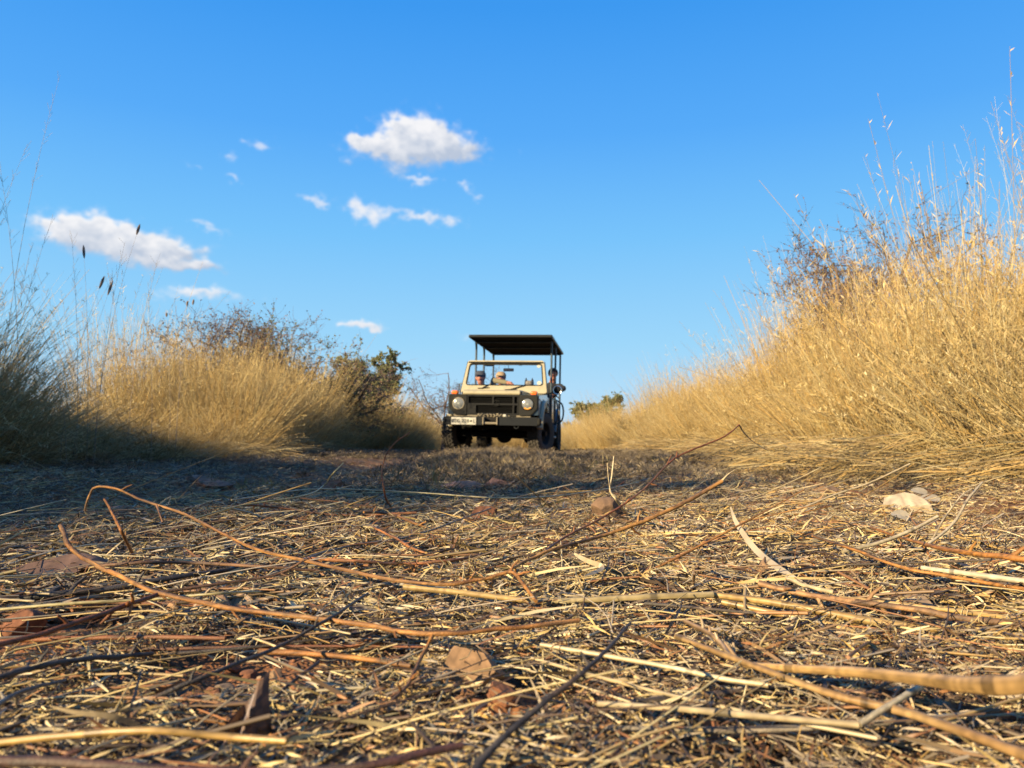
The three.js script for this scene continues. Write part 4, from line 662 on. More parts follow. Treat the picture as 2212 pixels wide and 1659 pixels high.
// points: [px, py, lift] lies that far above the soil; [px, py, null, depth] stands free at that depth
const at = ([px, py, lift, d]) => d ? P(px, py, d) : lie(px, py, lift + 0.010);
function twigGeo(b, pts, w0, w1, pal, { reed = false, n = 0, knots = 0.6, sides = 9, rough = 0.26, raw } = {}) {
  const V3 = raw || pts.map(at), N = raw ? (n || 20) : Math.round((n || pts.length * 9) * 2.6), cv = smooth(V3, N), m = (a) => a * 0.5 / FPX, D = cv.map((q) => Math.hypot(q.x, q.y - EYE, q.z));
  const r0 = raw ? w0 / 2 : m(w0) * D[0], r1 = raw ? w1 / 2 : m(w1) * D[N], s = rnd() * 90, c0 = pick(pal), c1 = pick(pal), ph = rnd();
  if (!raw && !reed) { const wob = (r0 + r1) * 0.32; cv.forEach((q, i) => { q.y += (noise2(i * 0.11, s) - 0.5) * wob; q.x += (noise2(i * 0.11 + 50, s) - 0.5) * wob; }); }
  const len = cv.reduce((a, q, i) => i ? a + q.distanceTo(cv[i - 1]) : 0, 0);
  b.tube(cv, (t) => { const base = lerp(r0, r1, t), q = []; const node = reed ? 1 + 0.16 * Math.exp(-Math.pow(((t * len / 0.11 + ph) % 1 - 0.5) / 0.035, 2)) : 1 + knots * 0.4 * Math.pow(noise2(t * len * 90, s), 6); for (let k = 0; k < sides; k++) q.push(base * node * (1 + rough * (noise2(t * len * 160 + s, k * 1.7) - 0.5))); return q; }, sides, (t, a) => {
    const u = noise2(t * len * 55, s + 4), v = noise2(t * len * 420 + s, Math.sin(a * 6.283) * 2.5), st = reed ? noise2(a * 17 + s, t * len * 9) : noise2(Math.cos(a * 6.283) * 2 + 9, t * len * 150 + s), spot = sstep(0.62, 0.8, noise2(t * len * 260 + 7, Math.cos(a * 6.283) * 3 + s)) * (reed ? 0.25 : 0.55);
    const node = reed && Math.abs(((t * len / 0.11 + ph) % 1) - 0.5) < 0.022 ? 0.42 : 1, k = (0.6 + 0.65 * v) * (0.62 + 0.7 * st) * node * (1 - spot); const old = sstep(0.55, 0.75, noise2(t * len * 38 + 31, s + Math.cos(a * 6.283) * 0.8)) * (reed ? 0.15 : 0.7); return [0, 1, 2].map((i) => lerp(lerp(c0[i], c1[i], u), [0.10, 0.06, 0.035][i], old) * k);
  }, true);
  return cv;
}
const twigMat = new THREE.MeshPhysicalMaterial({ vertexColors: true, roughness: 0.62, bumpMap: greyTexture(256, (u, v) => 0.5 + (tfbm(u, v, 24, 4, 5) - 0.5) * 0.8, [60, 1]), bumpScale: 0.0004 });
const reedMat = new THREE.MeshPhysicalMaterial({ vertexColors: true, roughness: 0.42 });
function twig(name, label, category, stems, mat = twigMat, group) {     // stems: the first is the stem, the rest its side shoots
  const root = new THREE.Group(), stubs = [], geos = stems.map(([pts, w0, w1, pal, o = {}]) => {
    const b = new Build(), k = o.reed ? 0.8 : 0.72, cv = twigGeo(b, pts, w0 * k, w1 * k, pal, o);
    if (!o.reed && cv.length > 40) for (let q = 0; q < 3 + cv.length / 60; q++) {          // broken-off side stubs and buds
      const i = Math.floor(rr(0.08, 0.92) * (cv.length - 2)), T = V(0, 0, 0).subVectors(cv[i + 1], cv[i]).normalize(), side = V(rr(-1, 1), rr(-0.2, 1), rr(-1, 1)).cross(T).normalize(), r = lerp(w0, w1, i / cv.length) * 0.42 / FPX * cv[i].length(), l = r * rr(2.2, 7), sb = new Build();
      sb.tube([cv[i].clone(), cv[i].clone().addScaledVector(side, l * 0.55).addScaledVector(T, l * 0.3), cv[i].clone().addScaledVector(side, l).addScaledVector(T, l * 0.75)], (t) => r * (0.75 - 0.4 * t), 6, tint(pick(pal), rr(0.6, 1))); stubs.push(sb.geo());
    }
    return b.geo();
  });
  const base = based(geos[0].clone()); root.position.copy(base);
  geos.forEach((g, i) => { g.translate(-base.x, -base.y, -base.z); part(i ? 'side_shoot' : 'stem', g, mat, root); });
  stubs.forEach((g) => part('stub', g.translate(-base.x, -base.y, -base.z), mat, root));
  return put(root, name, label, category, group);
}
rnd = mulberry(2024);
twig('twig', 'long orange twig forking twice, lying across the litter below the small boulder', 'twig', [
  [[[132, 1136, null, 0.60], [150, 1180, null, 0.585], [175, 1202, null, 0.575], [245, 1238, null, 0.55], [340, 1279, null, 0.52], [480, 1310, null, 0.49], [640, 1330, null, 0.465], [800, 1352, null, 0.445], [930, 1370, null, 0.43], [1080, 1358, null, 0.44], [1250, 1340, null, 0.455]], 11, 13, OCHRE, { n: 90, rough: 0.2, sides: 12 }],
  [[[345, 1282, null, 0.52], [260, 1312, null, 0.49], [150, 1350, null, 0.46], [-30, 1402, null, 0.42]], 12, 14, RUST, { n: 40 }],
  [[[935, 1372, null, 0.43], [905, 1430, null, 0.40], [880, 1480, null, 0.375], [825, 1532, null, 0.35]], 11, 10, OCHRE, { n: 26 }],
  [[[340, 1280, null, 0.52], [470, 1262, null, 0.54], [600, 1240, null, 0.56], [662, 1208, null, 0.57]], 9, 6, BROWN, { n: 30 }]]);
twig('twig', 'orange twig with a torn pale end slanting up from the straw', 'twig', [
  [[[1090, 1240, 0.012], [1130, 1215, 0.015], [1200, 1185, 0.02], [1300, 1158, null, 0.80], [1380, 1130, null, 0.82], [1460, 1095, null, 0.84], [1560, 1040, null, 0.86]], 8, 12, OCHRE, { n: 60 }],
  [[[1555, 1044, null, 0.86], [1570, 1028, null, 0.862], [1588, 1014, null, 0.865]], 9, 2, PALE, { n: 10 }], [[[1530, 1056, null, 0.857], [1552, 1053, null, 0.86], [1584, 1056, null, 0.862]], 6, 1.5, PALE, { n: 10 }]]);
twig('twig', 'thin kinked reddish twig arching up against the grass and bending down at its tip', 'twig', [
  [[[1160, 1205, 0.012], [1230, 1155, null, 0.88], [1310, 1112, null, 0.92], [1385, 1062, null, 0.96], [1440, 1005, null, 1.0], [1465, 985, null, 1.02], [1530, 958, null, 1.05], [1570, 940, null, 1.07], [1597, 918, null, 1.09]], 8, 4, RUST, { n: 70 }],
  [[[1597, 918, null, 1.09], [1608, 936, null, 1.1], [1628, 955, null, 1.11], [1645, 966, null, 1.12], [1660, 974, null, 1.13]], 3.5, 2, PALE, { n: 20 }], [[[1440, 1005, null, 1.0], [1446, 992, null, 1.0], [1450, 984, null, 1.0]], 3, 1.2, RUST, { n: 6 }]]);
twig('twig', 'long thin brown twig with a hooked end over the rut', 'twig', [
  [[[183, 1104, null, 0.86], [190, 1078, null, 0.86], [203, 1055, null, 0.86], [245, 1054, null, 0.85], [300, 1078, null, 0.83], [400, 1112, null, 0.79], [480, 1152, null, 0.74], [560, 1188, null, 0.69], [680, 1216, null, 0.64], [860, 1254, null, 0.585], [960, 1263, null, 0.575], [1050, 1250, null, 0.585], [1105, 1236, null, 0.59], [1130, 1262, null, 0.575], [1158, 1300, null, 0.55]], 6, 11, OCHRE, { n: 110 }],
  [[[338, 1092, null, 0.81], [345, 1110, null, 0.79], [352, 1128, null, 0.775]], 6, 4, BROWN, { n: 8 }]]);
twig('twig', 'short bare side stick standing up from the lying brown twig', 'twig', [[[[226, 1079, null, 0.72], [248, 1118, null, 0.70], [262, 1148, null, 0.685], [293, 1208, 0.006]], 6, 8, OCHRE, { n: 26 }]]);
twig('twig', 'thin curved stem arching up in front of the grass bank', 'twig', [[[[847, 1098, 0.006], [830, 1060, null, 1.28], [825, 1025, null, 1.29], [833, 985, null, 1.3], [852, 958, null, 1.3], [885, 934, null, 1.31]], 5, 2.2, RUST, { n: 40 }]]);
twig('twig', 'bright red twig lying behind the hooked brown twig', 'twig', [[[[300, 1150, 0.01], [380, 1132, 0.012], [470, 1106, 0.02], [520, 1092, 0.03], [600, 1096, 0.024], [720, 1112, 0.012], [900, 1108, 0.012]], 4, 7, RUST, { n: 50 }]]);
twig('twig', 'short red twig lying flat in the grey litter', 'twig', [[[[812, 1142, 0.02], [850, 1160, 0.018], [900, 1188, 0.014], [960, 1206, 0.008]], 7, 7, RUST, { n: 26 }]]);
twig('twig', 'dull rust twig running level through the litter below the red twig', 'twig', [[[[660, 1206, 0.012], [760, 1212, 0.012], [860, 1218, 0.012], [960, 1212, 0.012], [1060, 1196, 0.014]], 9, 8, RUST, { n: 40 }]]);
twig('twig', 'orange stub of twig beside the red stone', 'twig', [[[[786, 1106, 0.02], [840, 1110, 0.02], [890, 1128, 0.016], [920, 1140, 0.01]], 7, 8, OCHRE, { n: 22 }]]);
twig('twig', 'long grey twig slanting through the litter towards the red stone', 'twig', [[[[560, 1252, 0.008], [650, 1210, 0.012], [760, 1178, 0.014], [880, 1160, 0.012], [1000, 1120, 0.02], [1060, 1098, 0.02]], 8, 4, GREY, { n: 50 }]]);
twig('twig', 'thick dark twig lying along the ground beside the flat boulder', 'twig', [[[[0, 1296, 0.006], [130, 1284, 0.008], [260, 1268, 0.01], [390, 1246, 0.01], [520, 1228, 0.01], [610, 1222, 0.006]], 17, 11, DARKT, { n: 50 }]]);
twig('twig', 'dark red twig stretched level behind the orange fork', 'twig', [[[[170, 1228, 0.012], [300, 1216, 0.016], [420, 1216, 0.014], [560, 1224, 0.014], [700, 1234, 0.01]], 9, 9, BROWN, { n: 50 }]]);
twig('twig', 'charcoal twig slanting up across the bare orange soil', 'twig', [[[[330, 1508, 0.004], [420, 1470, 0.01], [520, 1430, 0.016], [620, 1388, 0.02], [700, 1342, 0.024], [795, 1282, 0.02]], 13, 7, DARKT, { n: 50 }]]);
twig('twig', 'dark grey twig running from the lower litter up towards the golden reed', 'twig', [[[[1000, 1690, 0.012], [1090, 1590, 0.018], [1180, 1515, 0.024], [1260, 1452, 0.028], [1310, 1405, 0.03], [1362, 1346, 0.03]], 22, 9, DARKT, { n: 60 }]]);
twig('twig', 'pair of grey sticks at the edge of the bare soil', 'twig', [[[[-20, 1468, 0.012], [120, 1432, 0.014], [240, 1420, 0.012], [330, 1412, 0.01]], 15, 10, DARKT, { n: 30 }], [[[-20, 1530, 0.01], [60, 1490, 0.01], [140, 1470, 0.01]], 14, 8, GREY, { n: 20 }]]);
twig('twig', 'rust twig crossing the straw to the right of the dark hole', 'twig', [[[[1755, 1158, 0.02], [1850, 1190, 0.02], [1960, 1228, 0.016], [2090, 1252, 0.014], [2230, 1276, 0.012]], 6, 10, OCHRE, { n: 50 }]]);
twig('twig', 'thick ochre twig running out of the straw towards the white stone', 'twig', [[[[1880, 1140, 0.02], [1960, 1165, 0.022], [2080, 1192, 0.024], [2230, 1210, 0.024]], 6, 16, OCHRE, { n: 40 }]]);
twig('twig', 'thin dark twig crossing the pale straw below the ochre twig', 'twig', [[[[1705, 1392 - 160, 0.01], [1800, 1222, 0.012], [2140, 1090 + 120, 0.03]].map((q) => q), 5, 6, DARKT, { n: 30 }]]);
twig('twig', 'brown twig with a bleached break lying behind the golden reeds', 'twig', [[[[1640, 1262, null, 0.60], [1760, 1288, null, 0.575], [1850, 1300, null, 0.565], [1980, 1318, null, 0.55], [2100, 1340, null, 0.53], [2230, 1352, null, 0.52]], 15, 17, [[0.36, 0.19, 0.075], [0.42, 0.25, 0.11]], { n: 40 }], [[[1700, 1250, null, 0.61], [1730, 1262, null, 0.60], [1800, 1278, null, 0.585]], 9, 12, PALE, { n: 12 }]]);
// golden reeds and bleached straws large enough to tell apart
twig('reed', 'golden jointed reed lying across the litter in front of the orange twigs', 'reed', [[[[872, 1268, null, 0.585], [960, 1276, null, 0.58], [1060, 1288, null, 0.575], [1160, 1300, null, 0.57]], 17, 15, REED, { reed: true, n: 40, sides: 12 }], [[[1160, 1300, null, 0.57], [1250, 1297, null, 0.572], [1400, 1290, null, 0.576], [1540, 1284, null, 0.58]], 15, 17, [[0.46, 0.36, 0.18], [0.40, 0.30, 0.13]], { reed: true, n: 30 }]], reedMat);
twig('reed', 'pair of jointed golden reeds lying side by side beyond the bleached straw', 'reed', [[[[1535, 1284, null, 0.585], [1660, 1300, null, 0.572], [1780, 1322, null, 0.555], [1900, 1345, null, 0.54], [2050, 1362, null, 0.525], [2230, 1380, null, 0.51]], 16, 22, REED, { reed: true, n: 60, sides: 12 }], [[[1560, 1300, null, 0.575], [1700, 1330, null, 0.55], [1800, 1352, null, 0.535], [1860, 1370, null, 0.52]], 14, 15, REED, { reed: true, n: 30 }], [[[1866, 1372, null, 0.52], [1980, 1376, null, 0.515], [2100, 1388, null, 0.505], [2240, 1402, null, 0.495]], 17, 18, REED, { reed: true, n: 30 }]], reedMat);
twig('reed', 'stout pale reed reaching in from the side close above the litter', 'reed', [[[[1610, 1436, null, 0.40], [1720, 1444, null, 0.375], [1860, 1453, null, 0.34], [2000, 1468, null, 0.305], [2110, 1480, null, 0.28], [2300, 1474, null, 0.25]], 14, 46, [[0.48, 0.315, 0.135], [0.42, 0.26, 0.10]], { reed: true, n: 60, sides: 16 }], [[[1612, 1438, null, 0.40], [1580, 1415, null, 0.415], [1540, 1375, null, 0.44], [1480, 1342, null, 0.465]], 17, 12, [[0.30, 0.19, 0.095], [0.42, 0.30, 0.17]], { n: 24 }]], reedMat);
twig('straw_stalk', 'bright bleached straw lying straight across the dark twig', 'straw', [[[[1168, 1392, null, 0.43], [1300, 1415, null, 0.415], [1450, 1442, null, 0.40], [1560, 1466, null, 0.385], [1660, 1480, null, 0.375]], 11, 14, PALE, { reed: true, n: 30 }]], reedMat);
twig('straw_stalk', 'bleached straw bent sharply upward at its end below the bright straw', 'straw', [[[[1290, 1520, null, 0.345], [1450, 1530, null, 0.338], [1650, 1548, null, 0.33], [1855, 1566, null, 0.32]], 14, 17, PALE, { reed: true, n: 30 }], [[[1855, 1566, null, 0.32], [1920, 1525, null, 0.335], [1990, 1482, null, 0.355]], 16, 14, PALE, { reed: true, n: 14 }]], reedMat);
twig('reed', 'dark mottled stem slanting down under the stout reed', 'reed', [[[[1460, 1375, null, 0.44], [1620, 1435, null, 0.395], [1800, 1500, null, 0.355], [1960, 1540, null, 0.33], [2240, 1640, null, 0.28]], 13, 26, [[0.28, 0.16, 0.06], [0.38, 0.25, 0.11]], { reed: true, n: 60 }]], reedMat);
twig('straw_stalk', 'long yellow straw crossing the litter behind the golden reeds', 'straw', [[[[1740, 1284, null, 0.6], [1900, 1300, null, 0.58], [2050, 1318, null, 0.56], [2240, 1342, null, 0.54]], 9, 11, REED, { reed: true, n: 30 }]], reedMat);
twig('straw_stalk', 'broad white straw gleaming at the edge of the pale straw bed', 'straw', [[[[1990, 1226, 0.02], [2080, 1238, 0.02], [2230, 1258, 0.018]], 9, 14, [[0.62, 0.53, 0.36], [0.58, 0.48, 0.32]], { reed: true, n: 20 }]], reedMat);
twig('straw_stalk', 'pale straw slanting up to its cut tip beside the ochre twig', 'straw', [[[[1820, 1192, 0.02], [1900, 1172, null, 0.74], [1970, 1145, null, 0.76], [2025, 1116, null, 0.78]], 9, 8, PALE, { reed: true, n: 20 }]], reedMat);
twig('straw_stalk', 'forked yellow straw standing up near the white stone', 'straw', [[[[2000, 1180, null, 0.80], [2060, 1130, null, 0.84], [2090, 1080, null, 0.87], [2122, 1042, null, 0.9]], 7, 5, PALE, { reed: true, n: 24 }], [[[2012, 1170, null, 0.81], [2040, 1120, null, 0.84], [2080, 1068, null, 0.87], [2100, 1056, null, 0.88]], 5, 3, PALE, { n: 24 }]], reedMat);
twig('straw_stalk', 'upright split straw standing clear of the litter in front of the shaded hump', 'straw', [[[[1356, 1112, 0.01], [1330, 1078, null, 1.04], [1318, 1060, null, 1.05], [1322, 1025, null, 1.055], [1326, 986, null, 1.06]], 5.5, 3, PALE, { reed: true, n: 24 }], [[[1318, 1060, null, 1.05], [1314, 1030, null, 1.052], [1312, 1000, null, 1.055]], 3, 2, PALE, { n: 10 }]], reedMat);
twig('straw_stalk', 'yellow straw slanting across the edge of the sunlit litter', 'straw', [[[[1912, 1112, null, 0.95], [1990, 1080, null, 1.0], [2070, 1052, null, 1.03], [2155, 1012, null, 1.06]].map(([a, b, c, d]) => [a - 190, b - 10, c, d + 0.35]), 5, 4, PALE, { reed: true, n: 20 }]], reedMat);
twig('straw_stalk', 'long green-yellow straw stretched over the hooked brown twig', 'straw', [[[[420, 1120, 0.03], [520, 1092, 0.04], [640, 1074, 0.045], [700, 1048, 0.055], [722, 1020, null, 1.2], [742, 1000, null, 1.22]], 4, 3, [[0.56, 0.48, 0.2], [0.5, 0.44, 0.2]], { reed: true, n: 40 }]], reedMat);
twig('straw_stalk', 'long thin straw lying level across the shaded hump', 'straw', [[[[500, 1080, 0.04], [700, 1056, 0.045], [900, 1064, 0.035], [1100, 1076, 0.03], [1300, 1058, 0.03], [1380, 1042, 0.03]], 3.4, 3.2, [[0.52, 0.46, 0.24], [0.56, 0.46, 0.26]], { reed: true, n: 60 }]], reedMat);
twig('straw_stalk', 'straw lying in front of the dark leaf', 'straw', [[[[-20, 1606, 0.02], [130, 1590, 0.024], [330, 1578, 0.026], [500, 1592, 0.02], [620, 1600, 0.018]], 15, 17, REED, { reed: true, n: 40 }]], reedMat);
twig('straw_stalk', 'straw lying level above the bare orange soil by the flat boulder', 'straw', [[[[-20, 1318, 0.016], [150, 1304, 0.018], [330, 1294, 0.018], [470, 1282, 0.018], [560, 1278, 0.016]], 7, 6, [[0.6, 0.5, 0.22], [0.56, 0.45, 0.2]], { reed: true, n: 30 }]], reedMat);
twig('twig', 'dark maroon stem across the bottom of the litter', 'twig', [[[[-40, 1640, null, 0.25], [200, 1650, null, 0.246], [460, 1668, null, 0.244], [760, 1660, null, 0.246], [1000, 1610, null, 0.26]], 26, 20, [[0.11, 0.04, 0.022], [0.08, 0.03, 0.02]], { n: 50, sides: 12 }]]);
// curled dry leaves and blades big enough to tell apart
function blade(name, label, category, pts, w, pal, curl, group) {
  const V3 = pts.map(at), cv = smooth(V3, 36), D = cv.map((q) => Math.hypot(q.x, q.y, q.z)), b = new Build(), c = pick(pal), s = rnd() * 50;
  b.ribbon(cv, (t) => w * 0.5 / FPX * D[18] * Math.pow(Math.sin(Math.PI * clamp(0.06 + t * 0.9, 0, 1)), 0.55), V(0.3, 0.5, 1), (t) => tint(c, 0.75 + 0.5 * noise2(t * 20, s)), curl);
  const g = b.geo(), base = based(g), m = new THREE.Mesh(g, strawMat); m.position.copy(base); return put(m, name, label, category, group);
}
blade('leaf_blade', 'long bleached curled grass leaf arching over the straw', 'leaf', [[1578, 1096, null, 0.83], [1590, 1128, null, 0.80], [1635, 1190, null, 0.74], [1700, 1240, null, 0.68], [1760, 1280, null, 0.64], [1795, 1312, null, 0.60]], 13, [[0.42, 0.345, 0.235]], 1.2);
blade('leaf_blade', 'folded pale leaf lying beside the dark hole in the litter', 'leaf', [[1240, 1196, 0.02], [1270, 1212, 0.022], [1300, 1224, 0.02], [1262, 1246, 0.012]], 11, [[0.46, 0.36, 0.22]], 1.6);
blade('leaf_blade', 'pale shredded leaf lying behind the stout reed', 'leaf', [[1740, 1360, null, 0.52], [1850, 1385, null, 0.50], [1960, 1420, null, 0.475], [2080, 1470, null, 0.44]].map(([a, b, c, d]) => [a - 90, b - 10, c, d]), 12, [[0.46, 0.36, 0.22]], 0.9);
blade('leaf_blade', 'papery white leaf fragment lying on dark soil in front of the orange fork', 'leaf', [[110, 1526, 0.012], [170, 1540, 0.02], [240, 1548, 0.02], [310, 1572, 0.012]], 20, [[0.56, 0.44, 0.28]], 0.8);
{ // the dark curled leaf standing on edge
  const b = new Build(), A = at([470, 1600, 0.004]), d = -A.z; const T = P(588, 1450, d + 0.02), E = P(625, 1625, d + 0.03), N = 12;
  for (let i = 0; i < N; i++) for (let j = 0; j < N; j++) { const f = (u, v) => { const a = A.clone().lerp(T, u), e = A.clone().lerp(E, u), q = a.lerp(e, v); q.z += 0.02 * Math.sin(v * 3) * u + 0.006 * Math.sin(u * 9 + v * 4); q.y += 0.004 * noise2(u * 8, v * 8); return q; }; const u0 = i / N, u1 = (i + 1) / N, v0 = j / N, v1 = (j + 1) / N, c = tint([0.15, 0.075, 0.035], 0.6 + 0.9 * noise2(u0 * 12, v0 * 12)); b.tri(f(u0, v0), f(u1, v0), f(u1, v1), c); b.tri(f(u0, v0), f(u1, v1), f(u0, v1), c); }
  const g = b.geo(), base = based(g), m = new THREE.Mesh(g, leafMat); m.position.copy(base); put(m, 'dry_leaf', 'dark brown curled leaf standing on edge in the litter', 'leaf');
}
for (const [px, py, w, h, l] of [[2010, 1075, 40, 18, 0.02], [1985, 1060, 34, 16, 0.03], [1945, 1112, 40, 22, 0.015]]) { const c = at([px, py, l]), s = -c.z / FPX, b = new Build(); for (let k = 0; k < 10; k++) { const f = (k) => { const a = k / 10 * 6.283; return V(c.x + Math.cos(a) * w * 0.5 * s, c.y + Math.sin(a) * h * 0.4 * s + 0.002 * Math.sin(a * 2), c.z - Math.sin(a) * w * 0.4 * s); }; b.tri(c, f(k), f(k + 1), tint([0.46, 0.39, 0.27], rr(0.85, 1.1))); } const g = b.geo(), base = based(g), m = new THREE.Mesh(g, leafMat); m.position.copy(base); put(m, 'dry_leaf', 'small pale oval leaf lying beside the white stone', 'leaf', 'pale leaves by the white stone'); }

// ---------------------------------------------------------------- stones
function rockGeo(seed, detail, facets = 9) {
  const keep = rnd; rnd = mulberry(seed); const g = new THREE.IcosahedronGeometry(1, detail), p = g.attributes.position, pl = []; for (let k = 0; k < facets; k++) pl.push([V(rr(-1, 1), rr(-0.7, 1), rr(-1, 1)).normalize(), rr(0.38, 0.72)]);
  const v = V(0, 0, 0); for (let i = 0; i < p.count; i++) { v.fromBufferAttribute(p, i); for (const [n, d] of pl) { const q = v.dot(n); if (q > d) v.addScaledVector(n, d - q); } const k = 1 + 0.09 * (fbm(v.x * 5 + seed, v.y * 5 + v.z * 4, 3) - 0.5); v.multiplyScalar(k); p.setXYZ(i, v.x, v.y, v.z); }
  g.deleteAttribute('uv'); g.computeVertexNormals(); g.computeBoundingBox(); const b = g.boundingBox; g.translate(-(b.min.x + b.max.x) / 2, -b.min.y, -(b.min.z + b.max.z) / 2); g.scale(1 / (b.max.x - b.min.x), 1 / (b.max.y - b.min.y), 1 / (b.max.z - b.min.z)); g.computeVertexNormals();
  const c = new Float32Array(p.count * 3); for (let i = 0; i < p.count; i++) { const k = 0.35 + 1.3 * fbm(p.getX(i) * 14 + seed, p.getY(i) * 14 + p.getZ(i) * 9, 4); c.set([k, k, k], i * 3); } g.setAttribute('color', new THREE.BufferAttribute(c, 3)); rnd = keep; return g;
}
const stoneMats = new Map();
const stoneMat = (c) => { const k = c.join(); if (!stoneMats.has(k)) stoneMats.set(k, new THREE.MeshStandardMaterial({ color: col(...c), vertexColors: true, roughness: 0.92, bumpMap: soilBump, bumpScale: 0.001 })); return stoneMats.get(k); };
const BRICK = [0.19, 0.075, 0.034], TAN = [0.29, 0.17, 0.085], SAND = [0.33, 0.22, 0.125], WHITE = [0.46, 0.37, 0.25], PURP = [0.17, 0.095, 0.062];
const stones = [
  [72, 1290, 190, 58, PURP, 'large flat purple-brown stone lying by the thick dark twig'], [150, 1252, 90, 20, SAND, 'flat sandy slab on top of the purple-brown stone'],
  [1020, 1502, 138, 92, TAN, 'tan wedge-shaped stone half buried in the dark litter'], [1086, 1530, 70, 44, BRICK, 'rust-red clod at the foot of the tan wedge stone'],
  [1042, 1140, 62, 42, BRICK, 'red angular stone in the shaded straw'], [1314, 1136, 70, 60, [0.17, 0.10, 0.055], 'brown blocky stone behind the split upright straw'],
  [1975, 1122, 84, 48, WHITE, 'white angular stone in the yellow straw by the rut'], [992, 1064, 100, 22, [0.34, 0.18, 0.11], 'flat reddish stone on the shaded hump'],
  [1070, 1060, 60, 26, [0.24, 0.13, 0.09], 'dark reddish stone beside the flat one on the hump'], [455, 1352, 84, 52, TAN, 'tan stone with a rough face under the orange twig'], [505, 1340, 64, 52, SAND, 'pale rounded stone touching the rough tan stone'], [360, 1354, 36, 40, TAN, 'small upright tan clod left of the rough tan stone'],
  [160, 1330, 70, 34, [0.44, 0.2, 0.1], 'small red-brown stone on bare soil below the flat boulder'], [24, 1388, 90, 50, BRICK, 'brick-red broken clod on bare soil'], [255, 1128, 70, 30, [0.30, 0.18, 0.11], 'brown stone lying under the bare side stick'],
  [1660, 1268, 56, 54, TAN, 'tan clod in the straw behind the golden reeds'], [400, 1120, 34, 24, BRICK, 'small red stone behind the hooked twig'], [700, 1066, 80, 26, [0.3, 0.14, 0.08], 'red-brown stone at the edge of the shaded rut'], [430, 1050, 110, 22, [0.26, 0.15, 0.1], 'flat dark stone in the shaded rut'], [1800, 1078, 60, 24, [0.25, 0.15, 0.08], 'tan stone at the edge of the sunlit rut'], [1850, 1082, 36, 20, BRICK, 'small red stone at the edge of the sunlit rut'], [1860, 1440, 60, 40, SAND, 'sandy pebble beside the stout reed'],
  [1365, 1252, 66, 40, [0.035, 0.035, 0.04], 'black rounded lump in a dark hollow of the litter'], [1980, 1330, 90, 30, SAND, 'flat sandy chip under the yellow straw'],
];
stones.forEach(([px, py, w, h, c, label], i) => {
  const p = lie(px, py, 0.0), s = Math.hypot(p.x, p.y - EYE, p.z) / FPX, m = new THREE.Mesh(rockGeo(300 + i, 9), stoneMat(c));
  m.scale.set(w * s, h * s * 1.35, w * s * 0.8); m.position.set(p.x, H(p.x, p.z - w * s * 0.3) - h * s * 0.32, p.z - w * s * 0.35); m.rotation.y = (hash2(i, 9) - 0.5) * 0.6;
  put(m, label.includes('lump') ? 'dark_lump' : label.includes('clod') ? 'soil_clod' : 'stone', label, label.includes('lump') ? 'lump' : label.includes('clod') ? 'clod' : 'stone');
});

// ---------------------------------------------------------------- loose straws, twigs: the ones large enough to tell apart
rnd = mulberry(909);
const anchors = [];
scene.children.forEach((o) => { if (/^(stone|soil_clod|dark_lump)/.test(o.name)) anchors.push([o.position, o.userData.label.split(/ (?:lying|half|in|on|behind|at|under|beside|with|touching|left) /)[0]]); });
const nearest = (x, z) => anchors.map(([p, l]) => [Math.hypot(p.x - x, p.z - z), l]).sort((a, b) => a[0] - b[0])[0][1];
const spots = (r0, r1, half = 0.68) => { const r = Math.sqrt(lerp(r0 * r0, r1 * r1, Math.pow(rnd(), 1.5))), a = rr(-half, half); return [Math.sin(a) * r, -Math.cos(a) * r]; };
function laid(x, z, L, a, lift, tilt, bow) { // a stalk that follows the ground under it
  const pts = []; for (let i = 0; i <= 4; i++) { const t = i / 4 - 0.5, px = x + Math.cos(a) * L * t - Math.sin(a) * bow * L * (t * t - 0.25), pz = z + Math.sin(a) * L * t + Math.cos(a) * bow * L * (t * t - 0.25); pts.push(V(px, H(px, pz, false) + lift + tilt * L * (t + 0.5), pz)); } return pts;
}
for (let k = 0; k < 170; k++) {
  const [x, z] = spots(0.34, 2.2), L = rr(0.09, 0.3) * (0.6 + 0.6 * sstep(0.4, 1.6, -z)), b = new Build(), w = rr(0.0012, 0.0026) * (0.7 + 0.4 * sstep(0.4, 1.2, -z));
  const pal = pick([PALE, PALE, REED, REED, GREY]), up = rnd() < 0.22 && z < -0.8 ? rr(0.1, 0.45) : rr(-0.03, 0.05), bow = rr(-0.25, 0.25);
  twigGeo(b, null, w, w * rr(0.6, 1), pal, { reed: true, raw: laid(x, z, L, rr(-0.8, 0.8) + (rnd() < 0.25 ? 1.2 : 0), rr(0.008, 0.016), up, bow), n: 22, sides: 6 });
  const g = b.geo(), base = based(g), m = new THREE.Mesh(g, reedMat); m.position.copy(base);
  put(m, 'straw_stalk', `${L > 0.17 ? 'long' : 'short'} ${pal === PALE ? 'pale' : pal === REED ? 'golden' : 'grey'} ${up > 0.09 ? 'straw slanting up' : Math.abs(bow) > 0.12 ? 'bowed straw' : 'straight straw'} near the ${nearest(x, z)}`, 'straw', 'loose straws in the litter');
}
